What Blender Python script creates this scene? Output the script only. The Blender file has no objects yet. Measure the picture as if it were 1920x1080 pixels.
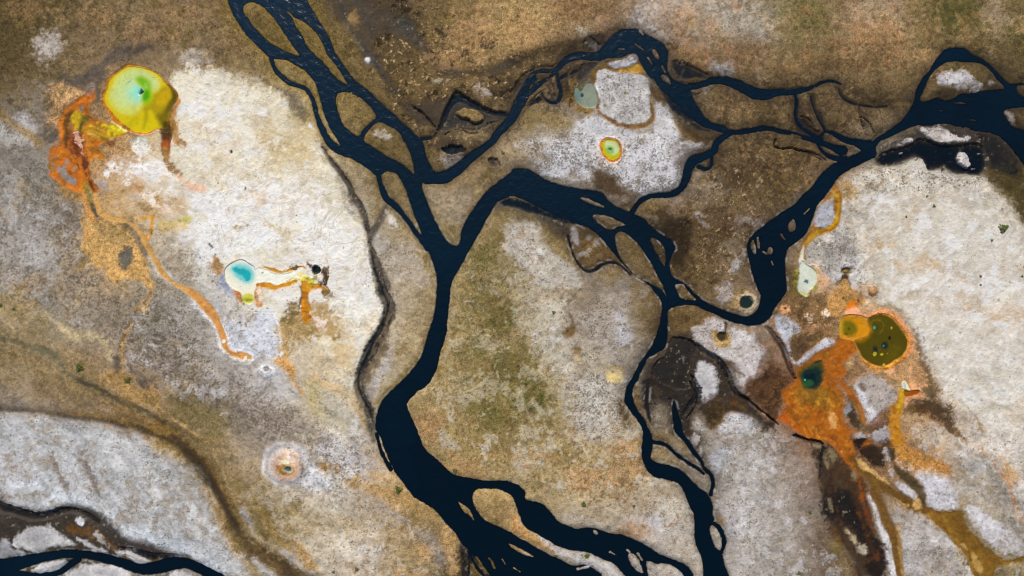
import bpy, math, random
import numpy as np
from mathutils import Vector

random.seed(7)
C = bpy.context.scene.collection
SC = bpy.context.scene
PXM = 0.1                     # one photo pixel is 0.1 m of ground

# ------------------------------------------------------------------ camera, sky, sun
cam_d = bpy.data.cameras.new("camera")
cam_d.lens = 24; cam_d.sensor_width = 36; cam_d.clip_start = 1; cam_d.clip_end = 20000
cam = bpy.data.objects.new("camera", cam_d); C.objects.link(cam)
cam.location = (0, 0, 128.2)
cam.rotation_euler = (0, 0, 0)
SC.camera = cam

SUN_EL, SUN_AZ = math.radians(46), math.radians(100)     # from the top of the picture
world = bpy.data.worlds.new("World"); SC.world = world
world.use_nodes = True
wn = world.node_tree
sky = wn.nodes.new("ShaderNodeTexSky"); sky.sky_type = 'NISHITA'; sky.sun_disc = False
sky.sun_elevation = SUN_EL
wn.links.new(sky.outputs[0], wn.nodes["Background"].inputs[0])
wn.nodes["Background"].inputs[1].default_value = 0.10

sun_d = bpy.data.lights.new("sun", 'SUN'); sun_d.energy = 3.6; sun_d.angle = math.radians(8)
sun_d.color = (1.0, 0.93, 0.83)
sun = bpy.data.objects.new("sun", sun_d); C.objects.link(sun)
sd = Vector((math.cos(SUN_EL)*math.cos(SUN_AZ), math.cos(SUN_EL)*math.sin(SUN_AZ), math.sin(SUN_EL)))
sun.rotation_euler = sd.to_track_quat('Z', 'Y').to_euler()
sun.location = (-60, 40, 90)
sky.sun_rotation = math.radians(90) - SUN_AZ
SC.cycles.filter_width = 1.05
SC.view_settings.view_transform = 'Standard'
SC.view_settings.look = 'None'
SC.view_settings.exposure = 0.0
SC.view_settings.gamma = 1.0
# white balance: real albedo = wanted appearance / this response of a white card under the lights above
CAL = np.array([1.0, 1.0, 1.0], np.float32)

# ------------------------------------------------------------------ the terrain grid (photo pixels, y down)
def axis(lo, hi, step):
    core = np.arange(lo, hi + step, step)
    g = step * np.cumprod(np.full(60, 1.16))
    out = np.cumsum(g)
    out = out[out < 30000]
    return np.concatenate([(core[0] - out)[::-1], core, core[-1] + out]).astype(np.float32)
STEP = 1.5
xs = axis(-40, 1960, STEP); ys = axis(-40, 1120, STEP)
NX, NY = len(xs), len(ys)
X, Y = np.meshgrid(xs, ys)

rs = np.random.RandomState(3)
TAB = rs.rand(8, 256, 256).astype(np.float32)
def vnoise(x, y, s, seed=0):
    x = x / s + seed * 17.3; y = y / s + seed * 9.1
    xf = np.floor(x); yf = np.floor(y)
    fx = (x - xf).astype(np.float32); fy = (y - yf).astype(np.float32)
    ix = xf.astype(np.int64) & 255; iy = yf.astype(np.int64) & 255
    jx = (ix + 1) & 255; jy = (iy + 1) & 255
    fx = fx * fx * (3 - 2 * fx); fy = fy * fy * (3 - 2 * fy)
    t = TAB[seed % 8]
    a = t[iy, ix]; b = t[iy, jx]; c = t[jy, ix]; d = t[jy, jx]
    return (a + (b - a) * fx) * (1 - fy) + (c + (d - c) * fx) * fy - 0.5
def fbm(x, y, s, octv=4, seed=0, gain=0.5):
    r = np.zeros(x.shape, np.float32); a = 1.0; n = 0
    for o in range(octv):
        t = 0.6 + 1.1 * o + 0.37 * seed; c, k = math.cos(t), math.sin(t)      # each octave turned, so no grid shows
        r += a * vnoise(x * c - y * k + 7 * o, x * k + y * c, s / 2 ** o, seed + o); n += a; a *= gain
    return r / n * 2          # about -1..1
WXA = fbm(X, Y, 26, 3, 1); WYA = fbm(X, Y, 26, 3, 4)
FRAY = fbm(X, Y, 8, 3, 2, 0.85) * 1.2 + 0.9 * fbm(X, Y, 34, 3, 6)

# ------------------------------------------------------------------ survey frames: strings of points
FR = {'p': (0, 0, 1), 'z': (400, 0, 1 / 6), 'a': (180, 110, 176 / 1920), 'b': (80, 160, 208 / 1920), 'c': (80, 250, 272 / 1920),
      'd': (400, 470, 256 / 1920), 'e': (1440, 460, 288 / 1920), 'f': (1440, 560, 1 / 6), 'g': (1440, 680, 1 / 6), 'h': (1060, 90, 0.1),
      'i': (1640, 80, 0.1463), 'j': (1600, 200, 1 / 6), 'k': (1200, 560, 1 / 6), 'l': (1080, 30, 1 / 6), 'm': (780, 150, 1 / 6), 'n': (840, 880, 0.25)}
for c_ in range(4):
    for r_ in range(4):
        FR['t%d%d' % (c_, r_)] = (480 * c_, 270 * r_, 0.25)
def parse(s):
    f = (0, 0, 1); out = []
    for w in s.split():
        if w[0].isalpha(): f = FR[w]; continue
        v = [float(q) for q in w.split(',')]
        out.append([f[0] + v[0] * f[2], f[1] + v[1] * f[2]] + [q * f[2] for q in v[2:]])
    return np.array(out, np.float32)
def chaikin(p, n, closed):
    for _ in range(n):
        q = np.roll(p, -1, 0) if closed else p[1:]
        b = p if closed else p[:-1]
        r = np.empty((len(b) * 2, p.shape[1]), np.float32)
        r[0::2] = b * .75 + q * .25; r[1::2] = b * .25 + q * .75
        p = r if closed else np.concatenate([p[:1], r, p[-1:]])
    return p
def window(p, pad):
    x0, y0 = p[:, 0].min() - pad, p[:, 1].min() - pad
    x1, y1 = p[:, 0].max() + pad, p[:, 1].max() + pad
    i0, i1 = np.searchsorted(xs, [x0, x1]); j0, j1 = np.searchsorted(ys, [y0, y1])
    return slice(max(j0 - 1, 0), j1 + 1), slice(max(i0 - 1, 0), i1 + 1)
def d_poly(p, x, y):
    d = np.full(x.shape, 1e9, np.float32); ins = np.zeros(x.shape, bool)
    q = np.roll(p, -1, 0)
    for (ax, ay), (bx, by) in zip(p, q):
        vx, vy = bx - ax, by - ay; L = vx * vx + vy * vy
        if L < 1e-9: continue
        t = np.clip(((x - ax) * vx + (y - ay) * vy) / L, 0, 1)
        ex = x - ax - t * vx; ey = y - ay - t * vy
        np.minimum(d, ex * ex + ey * ey, out=d)
        if ay != by:
            ins ^= ((ay > y) != (by > y)) & (x < (bx - ax) * (y - ay) / (by - ay) + ax)
    d = np.sqrt(d)
    return np.where(ins, -d, d)
def d_line(p, x, y):
    d = np.full(x.shape, 1e9, np.float32)
    for (ax, ay, ah), (bx, by, bh) in zip(p[:-1], p[1:]):
        vx, vy = bx - ax, by - ay; L = vx * vx + vy * vy + 1e-6
        t = np.clip(((x - ax) * vx + (y - ay) * vy) / L, 0, 1)
        e = np.hypot(x - ax - t * vx, y - ay - t * vy) - (ah + t * (bh - ah))
        np.minimum(d, e, out=d)
    return d
def d_ell(p, x, y):
    d = np.full(x.shape, 1e9, np.float32)
    for cx, cy, rx, ry in p:
        np.minimum(d, (np.hypot((x - cx) / rx, (y - cy) / ry) - 1) * min(rx, ry), out=d)
    return d
def field(kind, s, pad, rough, smooth=2):
    """distance to a shape (negative inside) and the window of the grid it covers"""
    p = parse(s)
    if kind == 'P': p = chaikin(p, smooth, True)
    if kind == 'S': p = chaikin(p, smooth, False)
    if kind == 'S': ext = p[:, 2].max()
    elif kind == 'E': ext = max(p[:, 2].max(), p[:, 3].max())
    else: ext = 0
    w = window(p, pad + ext + rough * 1.5 + 3)
    x = X[w] + WXA[w] * rough; y = Y[w] + WYA[w] * rough
    return {'P': d_poly, 'S': d_line, 'E': d_ell}[kind](p, x, y), w
def sstep(a): a = np.clip(a, 0, 1); return a * a * (3 - 2 * a)
def lin(h):
    c = np.array([int(h[i:i + 2], 16) for i in (0, 2, 4)], np.float32) / 255
    return np.where(c <= 0.04045, c / 12.92, ((c + 0.055) / 1.055) ** 2.4).astype(np.float32)

# ------------------------------------------------------------------ mineral and plant cover of the ground: a coarse survey...
BASE = """
6a5836 74623f 7d6c4d 857457 8a7860 806a45 7c6838 7f6a3c 5e4f38 55483a 8a744c 9c8258 a58a60 9d8362 a39179 a6968a a89a88 a0978a 8a7a58 8a785a 93806a 8c7850 6a6030 7d6d4c
6e5a38 7d7056 7d6c55 7a6a58 8d7d66 80693f 7e6a3e 7a6636 7c6842 6c5838 7f6a48 7a6648 6e5a3a 6a5438 9a9088 5c4a34 7c6848 8a7458 82704f 7c6a4c 7f6b4c 8a744f 80693f 6a5836
7f786c 80705c a07848 b89c68 c2b69c cfc6b4 c9bfa5 b8a478 78643a 705c38 806a48 786448 8f7f64 8f867a b0a8a0 a59c90 6a5638 7e6848 786444 6c5a40 6c5a3c 4a4030 3a3430 4a4030
8c8880 8a8680 b0804a c8c0b0 cdc2b0 cfc6b6 cdc2ac b8ac98 70603f 77653f 988468 9a8464 a0988c a8a098 a8a4a0 b0aeac 8f8272 5f4e32 6a5638 84694a b4aca0 b0a89c b0a698 605030
99948e 8f8a82 a88c60 b8a488 d0c8bc d8d4cc d4d0c8 d2cdc4 9f917c 80704a 9a8a70 8f7c54 6a5a40 6c5840 75603c 6a5536 6a5638 786650 6e5e4c b0a494 bcb4a8 beb6aa bcb6ac a8a090
9a958e 96918a c09a60 a09480 b0aaa0 d5d0c8 d8d4cc d4d0c6 c8c4bc 9a8c76 94835c 8c7c58 a59a84 8c7858 85704a 6e5836 705a38 6d5c48 8a7a60 b0a898 b8b0a4 c0b6a6 beb8b0 bcb8b0
948468 948e84 8f8a82 8e887e 96918a c0bcb6 c8c4c0 b8a684 cac4b8 a4947c 9e8c6c 988864 aa9e88 8e8070 9c948a 846c42 7c6848 908478 9a7a58 b48050 b89870 b0a48e c0b8ae beb6a8
877656 8a7654 98836a 948e88 a09a94 a8a4a0 bcb8b4 c0ac88 c4bcac 9c8c70 9a8a64 8f805a 877850 b4aca0 a8a094 4a3c2c 5a4e42 8c8680 6a4a30 9a6a34 a07c50 b09878 bcb6ae c0bcb6
8e8478 857252 7c6844 9a7a48 837050 948a7e a29c98 b8ae96 b4a488 88764a a08c68 8e7e54 7f7044 a8987c b8b4b0 6a5638 6c6258 7c7268 8a5a30 9c6428 98908a b09068 b4aa9c c0bab2
a29c9a a49e9e a49c9a 8f7c58 786440 887450 b4a99c b0a89e b8b0a8 a08860 a08c64 a08e64 a49676 a08c62 a28c5c 8c7648 8c847a a09a94 9a9288 6a4420 7a4c20 a87c40 b4aca4 bab2a8
a6a4aa a8a6ac a6a2a4 a49e9a 7a6a4c 7c6840 ac9f8a b2a898 b0a698 a88c60 9c865e b0905c a8977a a8987a b0a08a b2aaa0 9c8e78 a09a96 a09890 5a4028 7a6850 a09890 887040 b0aca8
605848 8a8880 807868 a4a2a8 a09c9c 6a5838 a8987c b2a898 b0a498 a89470 3c3428 6a5a40 a88a60 a09a92 a8a098 a8a098 b0a694 a09c98 a09a92 5a4022 8c847c 948a78 80682c 8a7c60
"""
B = np.array([[lin(h) for h in r.split()] for r in BASE.strip().split('\n')])
def bspline(t):
    return [(1 - t) ** 3 / 6, (3 * t ** 3 - 6 * t ** 2 + 4) / 6, (-3 * t ** 3 + 3 * t ** 2 + 3 * t + 1) / 6, t ** 3 / 6]
gx = np.clip((X + 30 * WXA + 14 * FRAY - 40) / 80, -0.49, 23.49); gy = np.clip((Y + 30 * WYA - 45) / 90, -0.49, 11.49)
ix = np.floor(gx).astype(int); iy = np.floor(gy).astype(int)
bx = bspline((gx - ix)); by = bspline((gy - iy))
COL = np.zeros(X.shape + (3,), np.float32)
for j in range(4):
    for i in range(4):
        COL += (by[j] * bx[i])[..., None] * B[np.clip(iy + j - 1, 0, 11), np.clip(ix + i - 1, 0, 23)]
far = sstep((np.maximum(np.maximum(-X, X - 1920), np.maximum(-Y, Y - 1080)) - 60) / 400)[..., None]
COL = COL * (1 - far) + far * (lin('806c48') * (1 + 0.35 * fbm(X, Y, 900, 4, 3))[..., None])
TEX = np.full(X.shape + (3,), -1, np.float32)      # grain, tussock specks, wetness (-1: follow the colour)
ZADD = np.zeros(X.shape, np.float32)

CLF = {6: fbm(X + 3 * WXA, Y + 3 * WYA, 6, 3, 0, .8), 12: fbm(X + 6 * WYA, Y + 6 * WXA, 13, 4, 3, .8), 24: fbm(X + 12 * WXA, Y + 12 * WYA, 30, 5, 6, .75),
       25: fbm(X - 14 * WYA, Y + 14 * WXA, 34, 5, 1, .75), 13: fbm(X - 6 * WYA, Y - 6 * WXA, 15, 4, 7, .8)}
def paint(kind, color, soft, fray, s, a=1.0, tex=None, marble=0, rough=2.5, clump=None):
    d, w = field(kind, s, soft + fray, rough)
    if fray: d = d + fray * FRAY[w]
    m = sstep(0.5 - d / (2 * soft)) * a
    if clump: m = m * .72 * sstep((CLF[clump[0]][w] - clump[1]) / (clump[2] if len(clump) > 2 else .2)) * (TEX[w][..., 0] < -.3)
    COL[w] += m[..., None] * (lin(color) - COL[w])
    if tex is not None:
        TEX[w] += m[..., None] * (np.array(tex, np.float32) - TEX[w]) * (m[..., None] > 0.02)
MARB = fbm(X + 40 * WXA + 25 * FRAY, Y + 40 * WYA, 55, 4, 5)
def P(c, soft, fray, s, a=1.0, **k): paint('P', c, soft, fray, s, a, **k)
def S(c, soft, fray, s, a=1.0, **k): paint('S', c, soft, fray, s, a, **k)
def E(c, soft, fray, s, a=1.0, **k): paint('E', c, soft, fray, s, a, **k)
MUD = (0.35, 0.0, 0.5)        # wet silt
MAT = (0.25, 0.0, 0.35)       # bacterial mat

SPK = np.full(X.shape, 0.5, np.float32)            # how thickly tussock specks dot the pale ground
def specks(v, soft, s, kind='P'):
    d, w = field(kind, s, soft + 20, 4)
    m = sstep(0.5 - (d + 10 * FRAY[w]) / (2 * soft)); SPK[w] += m * (v - SPK[w])
# ------------------------------------------------------------------ ...then each patch of sinter crust, silt, moss and grass
# north west tundra
P('64532f', 60, 30, 't00 -100,-100 500,0 400,120 250,300 200,420 -100,500', .8)
P('87745c', 50, 25, 't00 600,80 900,150 1250,350 1000,480 700,560 520,450 500,250', .7)
P('b4aea8', 14, 18, 't00 330,240 420,230 440,330 400,430 330,460 265,420 280,340', .85)
P('aaa6a4', 8, 12, 't00 125,850 200,830 260,880 300,990 240,1005 160,970 120,900', .95)
S('5c5652', 8, 8, 't00 1130,355,35 1000,365,45 880,420,55 790,470,45 740,540,40 650,600,50 560,620,45 480,600,35', .8)
S('635a53', 6, 6, 't00 760,530,40 730,640,30 735,730,25', .8)
P('5b5650', 8, 10, 't00 330,950 430,990 455,1060 360,1080', .8)
P('8a8278', 20, 25, 't00 60,800 350,600 400,700 380,900 330,960 260,860', .6)
P('a8a49e', 10, 14, 't00 -60,880 80,950 180,1000 280,1100 -60,1100', .9)
S('9a7f55', 6, 5, 't00 -20,840,18 130,960,25 250,1010,22 310,1080,25', .75)
P('c29c72', 8, 12, 't00 400,640 520,650 640,700 640,720 560,770 480,800 460,860 440,960 380,900 390,760')
E('7d7428', 4, 4, 't00 480,710,18,30', .8)
S('6a5d52', 5, 4, 't00 1380,360,8 1560,355,10 1720,370,10 1830,430,9 1920,520,9 t10 0,570,10 120,640,12 220,700,14', .75)
S('6e6250', 5, 5, 't00 1180,260,14 1280,400,16 1290,490,14', .6)
P('a8a098', 10, 20, 't00 1360,440 1440,400 1560,400 1640,460 1560,500 1400,500', .8)
E('6f5f40', 8, 8, 't00 1670,500,50,40', .7)
# the white plain round the big spring
P('cfc8b6', 8, 12, 't00 1350,520 1450,500 1560,500 1640,510 1720,560 1800,560 1920,600 t10 60,640 130,660 200,710 250,800 260,860 300,900 390,930 440,960 460,1020 470,1080 t11 510,100 560,170 640,260 670,330 720,420 770,480 790,560 800,620 840,690 845,740 815,800 820,870 870,960 900,1040 t12 930,0 970,90 985,170 970,240 930,340 880,400 850,470 810,560 770,620 600,560 300,300 t02 1800,200 t01 1750,900 1500,800 1450,500 1350,300 1300,150 t00 1300,1080 1290,950 1300,860 1360,780 1330,680 1280,600 1290,560', .9, rough=4)
P('d6d1c6', 30, 20, 't11 0,250 400,250 640,420 760,620 800,760 840,1000 t12 900,100 800,300 600,250 300,100 0,100', .7)
E('dbd6cc', 25, 20, 'p 385,180,50,40 430,255,50,40', .6)
E('b9a272', 20, 30, 'p 545,290,35,28 570,235,25,20 515,245,20,15', .55)
E('7c6844', 12, 16, 'p 462,155,14,16 415,118,10,8', .6)
P('e8e6e4', 14, 16, 't00 1380,800 1450,790 1500,880 1480,930 1420,850', .9)
P('e3e2e2', 20, 24, 't00 1400,930 1560,960 1520,1080 1380,1080', .6)
P('ccbba9', 20, 25, 't11 -40,340 180,330 220,440 100,500 -40,520', .7)
P('aba49b', 8, 10, 't11 280,420 350,390 380,440 340,480 290,450', .85)
P('e9ebec', 12, 16, 't11 330,500 440,500 470,570 430,620 350,610 320,580', .95, rough=4)
P('e0dedb', 12, 22, 't11 90,510 250,480 310,540 250,600 60,600 0,560', .8, rough=6)
P('e6e6e6', 12, 20, 't11 40,640 130,650 195,740 150,780 20,800 -60,720', .85, rough=6)
S('b09f7e', 5, 8, 't11 30,600,20 90,600,25 250,680,25 230,740,15', .6, rough=6)
P('dedcd8', 30, 30, 't11 420,640 700,640 800,780 800,1000 560,1000 420,860', .6)
P('c3bba9', 20, 20, 't11 180,780 300,760 320,860 240,900 100,880', .6)
P('e2e2e2', 16, 24, 't01 1420,350 1640,380 1900,460 1920,860 1680,860 1520,940 1480,760 1500,560 1380,420', .85, rough=6)
P('e6e2de', 10, 20, 't01 1640,230 1760,230 1860,300 1780,360 1650,330', .6, rough=6)
P('9fa3ac', 10, 12, 't01 1740,300 1800,310 1790,380 1750,360', .5)
P('eae7e6', 10, 22, 't01 780,180 900,160 1000,200 1060,120 1220,130 1000,260 950,280 880,220 800,250', .95, rough=7)
P('dcdcda', 10, 16, 't01 1100,190 1200,190 1210,280 1140,310 1090,240', .9)
P('b8986c', 12, 30, 't01 830,260 960,260 1080,300 1120,400 1000,480 880,500 760,420 740,340', .75, rough=5)
P('a9794a', 6, 12, 't01 960,300 1060,310 1080,350 1000,340', .6)
P('9c9c9e', 5, 8, 't01 730,250 800,260 850,340 780,360 740,310', .8)
P('a5a6a8', 5, 8, 't01 880,400 930,420 900,470 860,440 t01 1000,360 1070,370 1060,430 1010,420', .6)
P('c09a68', 10, 20, 't01 900,500 1050,470 1220,440 1240,520 1100,540 1000,580 900,560', .7)
P('b4935c', 8, 16, 't01 1300,420 1400,380 1430,500 1380,530 1290,510', .6)
P('c7b17e', 7, 9, 't01 1200,550 1330,550 1400,545 1430,620 1320,650 1260,690 1180,640', .9)
P('bfb465', 5, 6, 't01 1320,560 1400,540 1465,540 1440,600 1400,620 1350,610', .95)
E('4c5a3c', 2, 2, 't01 1350,582,16,10', .8)
P('d9c2b0', 8, 12, 't01 1280,540 1240,500 1260,470 1330,540 t01 1390,620 1450,600 1460,680 1380,660', .6)
P('ece9e5', 12, 14, 't01 1500,560 1600,560 1620,640 1560,690 1480,640', .9)
S('94804c', 5, 7, 't01 1790,620,18 1860,615,10', .9)
S('aaa07c', 10, 14, 't01 1800,640,15 1800,740,25', .5)
P('a8875a', 6, 16, 't01 1560,930 1640,840 1690,960 1660,1000 1620,990', .75, rough=5)
P('b5864a', 5, 8, 't00 1300,800 1340,780 1330,900 1340,1020 1400,1080 1300,1080 1290,900', .9, rough=4)
P('a37e4c', 10, 20, 't01 720,40 960,20 1190,0 1210,80 1000,60 860,80 800,120', .7, rough=5)
E('a9b4b0', 6, 6, 't00 1090,1050,50,20', .85)
E('e6e4de', 8, 12, 'p 275,278,16,12 283,272,10,6', .85)
P('b58c5a', 8, 10, 't01 680,80 800,110 760,210 680,240 660,180', .85)
# speckled grey flats, west
P('8a837a', 20, 25, 't01 380,260 640,450 620,800 700,900 560,700 300,500', .5)
P('a9a7a6', 30, 30, 't01 100,560 380,620 400,820 200,900 60,760', .6)
P('a09065', 20, 25, 't01 100,250 190,280 200,430 150,430', .6)
P('a5813f', 25, 30, 't01 160,1060 260,960 420,990 420,1080', .6)
P('95815a', 20, 30, 't02 0,-60 300,0 320,300 160,320 0,260', .6)
P('97774c', 20, 25, 't02 160,-60 300,-60 300,20 200,60', .6)
S('a98d66', 4, 5, 't02 480,0,8 470,80,8 540,140,10 520,230,8', .8)
S('b3a485', 8, 12, 't02 280,200,20 430,230,30 480,290,45 560,370,40 700,360,30 790,380,14 820,450,10 840,520,16', .75)
S('6b6754', 4, 6, 't02 -40,365,14 120,390,16 260,440,20 360,480,25 430,520,25 470,590,12 510,640,12 600,690,18 720,740,18 850,810,24 950,860,26 1050,910,28 1150,960,34', .85)
S('7a6a4c', 5, 5, 't02 -30,700,12 100,690,12 180,680,8', .7)
S('5c4c30', 10, 8, 't02 -30,900,30 200,905,28 400,930,32 560,960,32 700,975,32 900,1000,48 1100,1040,55 1300,1080,70', .85)
P('776a42', 25, 30, 't02 1240,780 1400,760 1560,820 1740,900 1880,1040 1860,1080 1450,1080 1350,980 1250,900', .75)
P('ab8750', 8, 16, 't02 750,600 900,620 1000,660 1030,760 1200,740 1220,860 1240,920 1150,900 1050,850 900,800 820,740', .9)
S('b89866', 4, 4, 't02 1180,880,10 1350,1000,10 1450,1080,10 t03 1560,60,5 1640,170,5', .8)
S('ab8d62', 3, 4, 't02 1150,-10,24 1130,90,16 1050,130,12 1020,170,12 1010,240,12 970,300,16 920,420,17 925,500,16 935,600,22')
S('7b6140', 2.5, 3, 't02 1145,40,8 1100,110,7 1025,140,7 1020,220,8 980,270,6', .8)
P('6d6257', 6, 8, 't02 860,560 900,490 915,600 880,610', .9)
P('6c6157', 5, 6, 't02 1030,690 1090,680 1130,740 1080,750', .9)
S('756a60', 4, 5, 't02 960,590,10 1020,650,14 1120,680,8 1190,740,12', .7)
P('c2a476', 6, 12, 't02 1060,120 1120,140 1110,190 1060,170', .9)
P('babdc5', 10, 14, 't02 1480,100 1600,120 1650,180 1760,280 1920,230 t12 0,300 0,560 t02 1800,480 1720,490 1650,330 1560,200', .85)
E('5c6a22', 3, 4, 't02 605,595,35,22 965,695,18,14', .8)
# dry stream bed, south west
S('64502f', 9, 8, 't03 1100,-10,40 1250,40,45 1350,90,50 1440,170,55 1530,280,60 1600,400,62 1680,520,66 1740,640,64 1800,760,60 1880,860,60 t13 60,930,66 150,980,66 260,1030,66 400,1100,60', .9)
S('584f45', 7, 6, 't03 1330,70,12 1450,170,24 1540,300,32 1620,450,32 1690,570,28 1750,680,18 1800,760,14', .85)
S('a08a60', 2.5, 3, 't03 1500,40,6 1600,130,7 1660,260,6 1730,420,6 1790,560,6 1850,620,6', .6)
P('9c8048', 9, 14, 't03 1110,50 1250,60 1350,130 1410,220 1330,240 1230,190 1130,120', .8)
S('9e8049', 6, 10, 't03 1530,420,22 1600,520,32 1650,620,40 1700,740,36 1760,860,28 1800,940,22', .85)
S('b6b6ba', 6, 10, 't03 1830,600,20 1890,680,25 1920,760,15', .8)
S('b4b4b8', 6, 8, 't13 220,880,22 330,960,28 420,1040,26', .9)
S('b0b0b4', 6, 8, 't13 0,960,20 60,1030,25 120,1080,20', .8)
S('a8813f', 5, 8, 't13 310,850,30 370,930,35 430,1010,28', .8)
S('5f5238', 4, 4, 't13 80,560,14 30,620,16 40,720,16 90,820,14 t13 90,680,14 110,610,12', .8)
S('946622', 4, 8, 't13 20,860,16 80,900,20 150,980,18 190,1010,12', .6)
# white flat, bottom left
P('b2b3b4', 20, 16, 't02 -60,930 200,930 420,960 700,1000 900,1060 t03 1100,80 1250,180 1420,260 1530,440 1600,620 1700,820 1800,960 1900,1100 1640,1100 1400,940 1000,800 800,660 600,540 300,600 0,480 -60,300', .9)
S('c6cbd0', 10, 12, 't03 -20,420,30 200,380,40 400,440,40 560,500,40 700,540,40 780,600,45 860,680,50 980,760,45 1200,800,50 1400,880,50 1520,960,50 1640,1060,50', .8)
P('b4b0b0', 20, 20, 't03 0,150 300,200 330,340 120,400 0,360', .5)
S('7a6a54', 8, 10, 't03 0,490,14 200,470,18 400,430,14', .7)
S('8a8078', 5, 7, 't03 400,180,8 460,300,12 500,400,12', .7)
S('7d7670', 6, 9, 't03 600,160,24 650,250,30 720,380,20 760,480,14', .6)
P('352b1f', 9, 6, 't03 -60,480 50,500 100,540 200,550 280,600 400,590 480,540 600,540 720,570 790,640 860,710 960,790 1100,820 1250,880 1330,920 1440,940 1520,1000 1600,1080 -60,1100', .95, tex=MUD)
P('6a4d26', 6, 10, 't03 500,650 600,700 760,740 850,830 800,860 600,780 500,760', .8)
P('6a4d26', 6, 8, 't03 860,850 960,850 1000,880 940,960 1150,1000 1000,1010 860,930', .6)
P('b0aeae', 4, 5, 't03 100,800 200,710 350,690 430,740 500,780 600,850 480,870 400,860 290,910 200,880 100,860')
P('c4c4c8', 4, 5, 't03 570,650 620,650 650,690 610,710')
P('a6a09a', 3, 5, 't03 690,770 740,740 800,800 820,880 760,840')
P('b0aeb0', 3, 5, 't03 540,780 640,790 720,850 790,880 800,910 720,910 650,860')
P('aaa8aa', 3, 5, 't03 860,900 900,880 930,920 900,940')
P('b8b6b8', 3, 4, 't03 945,860 1000,850 1060,910 1130,980 1050,990 980,960 940,910')
P('a0a0a4', 6, 8, 't03 -40,820 70,810 80,860 190,900 180,950 -40,950', .9)
P('b4b2b4', 3, 4, 't03 230,1040 330,985 480,965 500,990 440,1040 320,1060 250,1060')
P('b0aeb0', 4, 4, 't03 480,1085 560,1020 700,990 860,1000 970,1050 990,1120 480,1120')
P('b0aeb0', 4, 4, 't03 1260,1090 1320,1045 1400,1050 1490,1090')
# south of the white plain
P('c0c2c8', 5, 4, 't02 1700,480 1920,240 t12 0,150 140,160 180,260 190,330 205,420 215,480 130,530 0,520', .9)
S('efeeec', 2.5, 3, 't12 150,190,5 185,300,5 195,400,8 215,490,8 130,535,6', .9)
P('a9884c', 16, 18, 't12 350,130 280,190 220,250 195,320 210,400 215,470 250,540 245,420 270,330 350,380 430,370 520,390 560,420 620,420 680,360 660,220 570,140 440,110 400,180', .85)
P('77612c', 12, 12, 't12 230,170 340,150 300,230 220,280', .8)
P('c9985a', 5, 4, 't12 120,540 200,505 250,530 310,590 290,680 340,760 375,800 340,810 290,740 250,660 180,590')
P('e0cfc6', 5, 10, 't12 430,210 520,230 550,270 520,350 490,340 470,290 430,240', .95, rough=5)
P('9d8350', 8, 12, 't12 440,290 470,350 400,380 350,350', .6)
P('bfa273', 20, 20, 't12 560,420 720,430 760,560 720,600 600,580', .65)
P('d0c6b2', 20, 16, 't12 560,580 680,620 740,640 740,780 680,760 600,680', .7)
S('b8a07a', 10, 14, 't12 620,760,20 700,840,25 760,920,25', .6)
S('c9a878', 8, 14, 't12 420,640,20 500,720,20 640,760,16', .6)
P('90877e', 24, 24, 't12 -100,800 150,850 350,950 520,1080 t13 600,60 400,40 200,20 t03 1700,0', .75)
P('b4b4b6', 20, 20, 't12 0,580 130,600 260,700 340,820 200,860 60,780', .6)
P('b7a778', 20, 24, 't12 360,700 440,720 480,850 600,960 700,1060 560,1040 430,920 380,830', .7)
P('c6c4bf', 16, 20, 't12 480,780 640,800 760,980 t13 830,80 760,100 600,900', .45)
S('a9813f', 3, 3, 't12 750,720,8 760,840,9 790,950,9 840,1060,12', .5)
# sinter cone country, bottom middle
E('b9b3ae', 6, 4, 't13 240,240,180,175', .9)
P('d2d4da', 10, 14, 't13 390,200 470,260 520,330 560,400 460,460 360,420 350,360 400,280', .8)
P('b0aeb2', 14, 25, 't13 440,100 620,80 820,160 960,300 760,310 620,280 500,200', .7)
P('a9803f', 6, 14, 't13 450,190 490,200 610,270 600,310 500,290', .85, rough=5)
P('a8854c', 10, 20, 't13 670,360 780,330 950,420 1100,400 1200,520 1340,590 1380,680 1250,640 1050,520 900,500 760,430', .75)
P('c49c68', 10, 14, 't13 820,300 900,280 960,320 900,350', .6)
P('c6bdae', 25, 25, 't13 200,420 500,480 800,700 1000,900 800,1050 500,1000 300,700', .5)
E('c09a66', 8, 12, 't13 1270,880,70,45 1040,560,60,30 1190,1065,70,25', .7)
S('a09a96', 12, 16, 't13 800,460,25 1000,600,35 1180,700,40 1340,860,40 1420,960,30', .6)
P('c39c64', 6, 10, 't13 1420,690 1490,740 1500,900 1520,1080 1430,1080 1440,900 1380,780', .6)
P('837040', 14, 16, 't13 -40,480 60,520 130,620 200,760 300,850 200,860 60,760 -40,800', .7)
E('7b6a38', 8, 14, 't13 70,400,40,55 290,560,50,50 260,730,40,40', .6)
E('9d8a62', 20, 30, 't13 700,660,120,60 380,650,120,70', .5)
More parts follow.
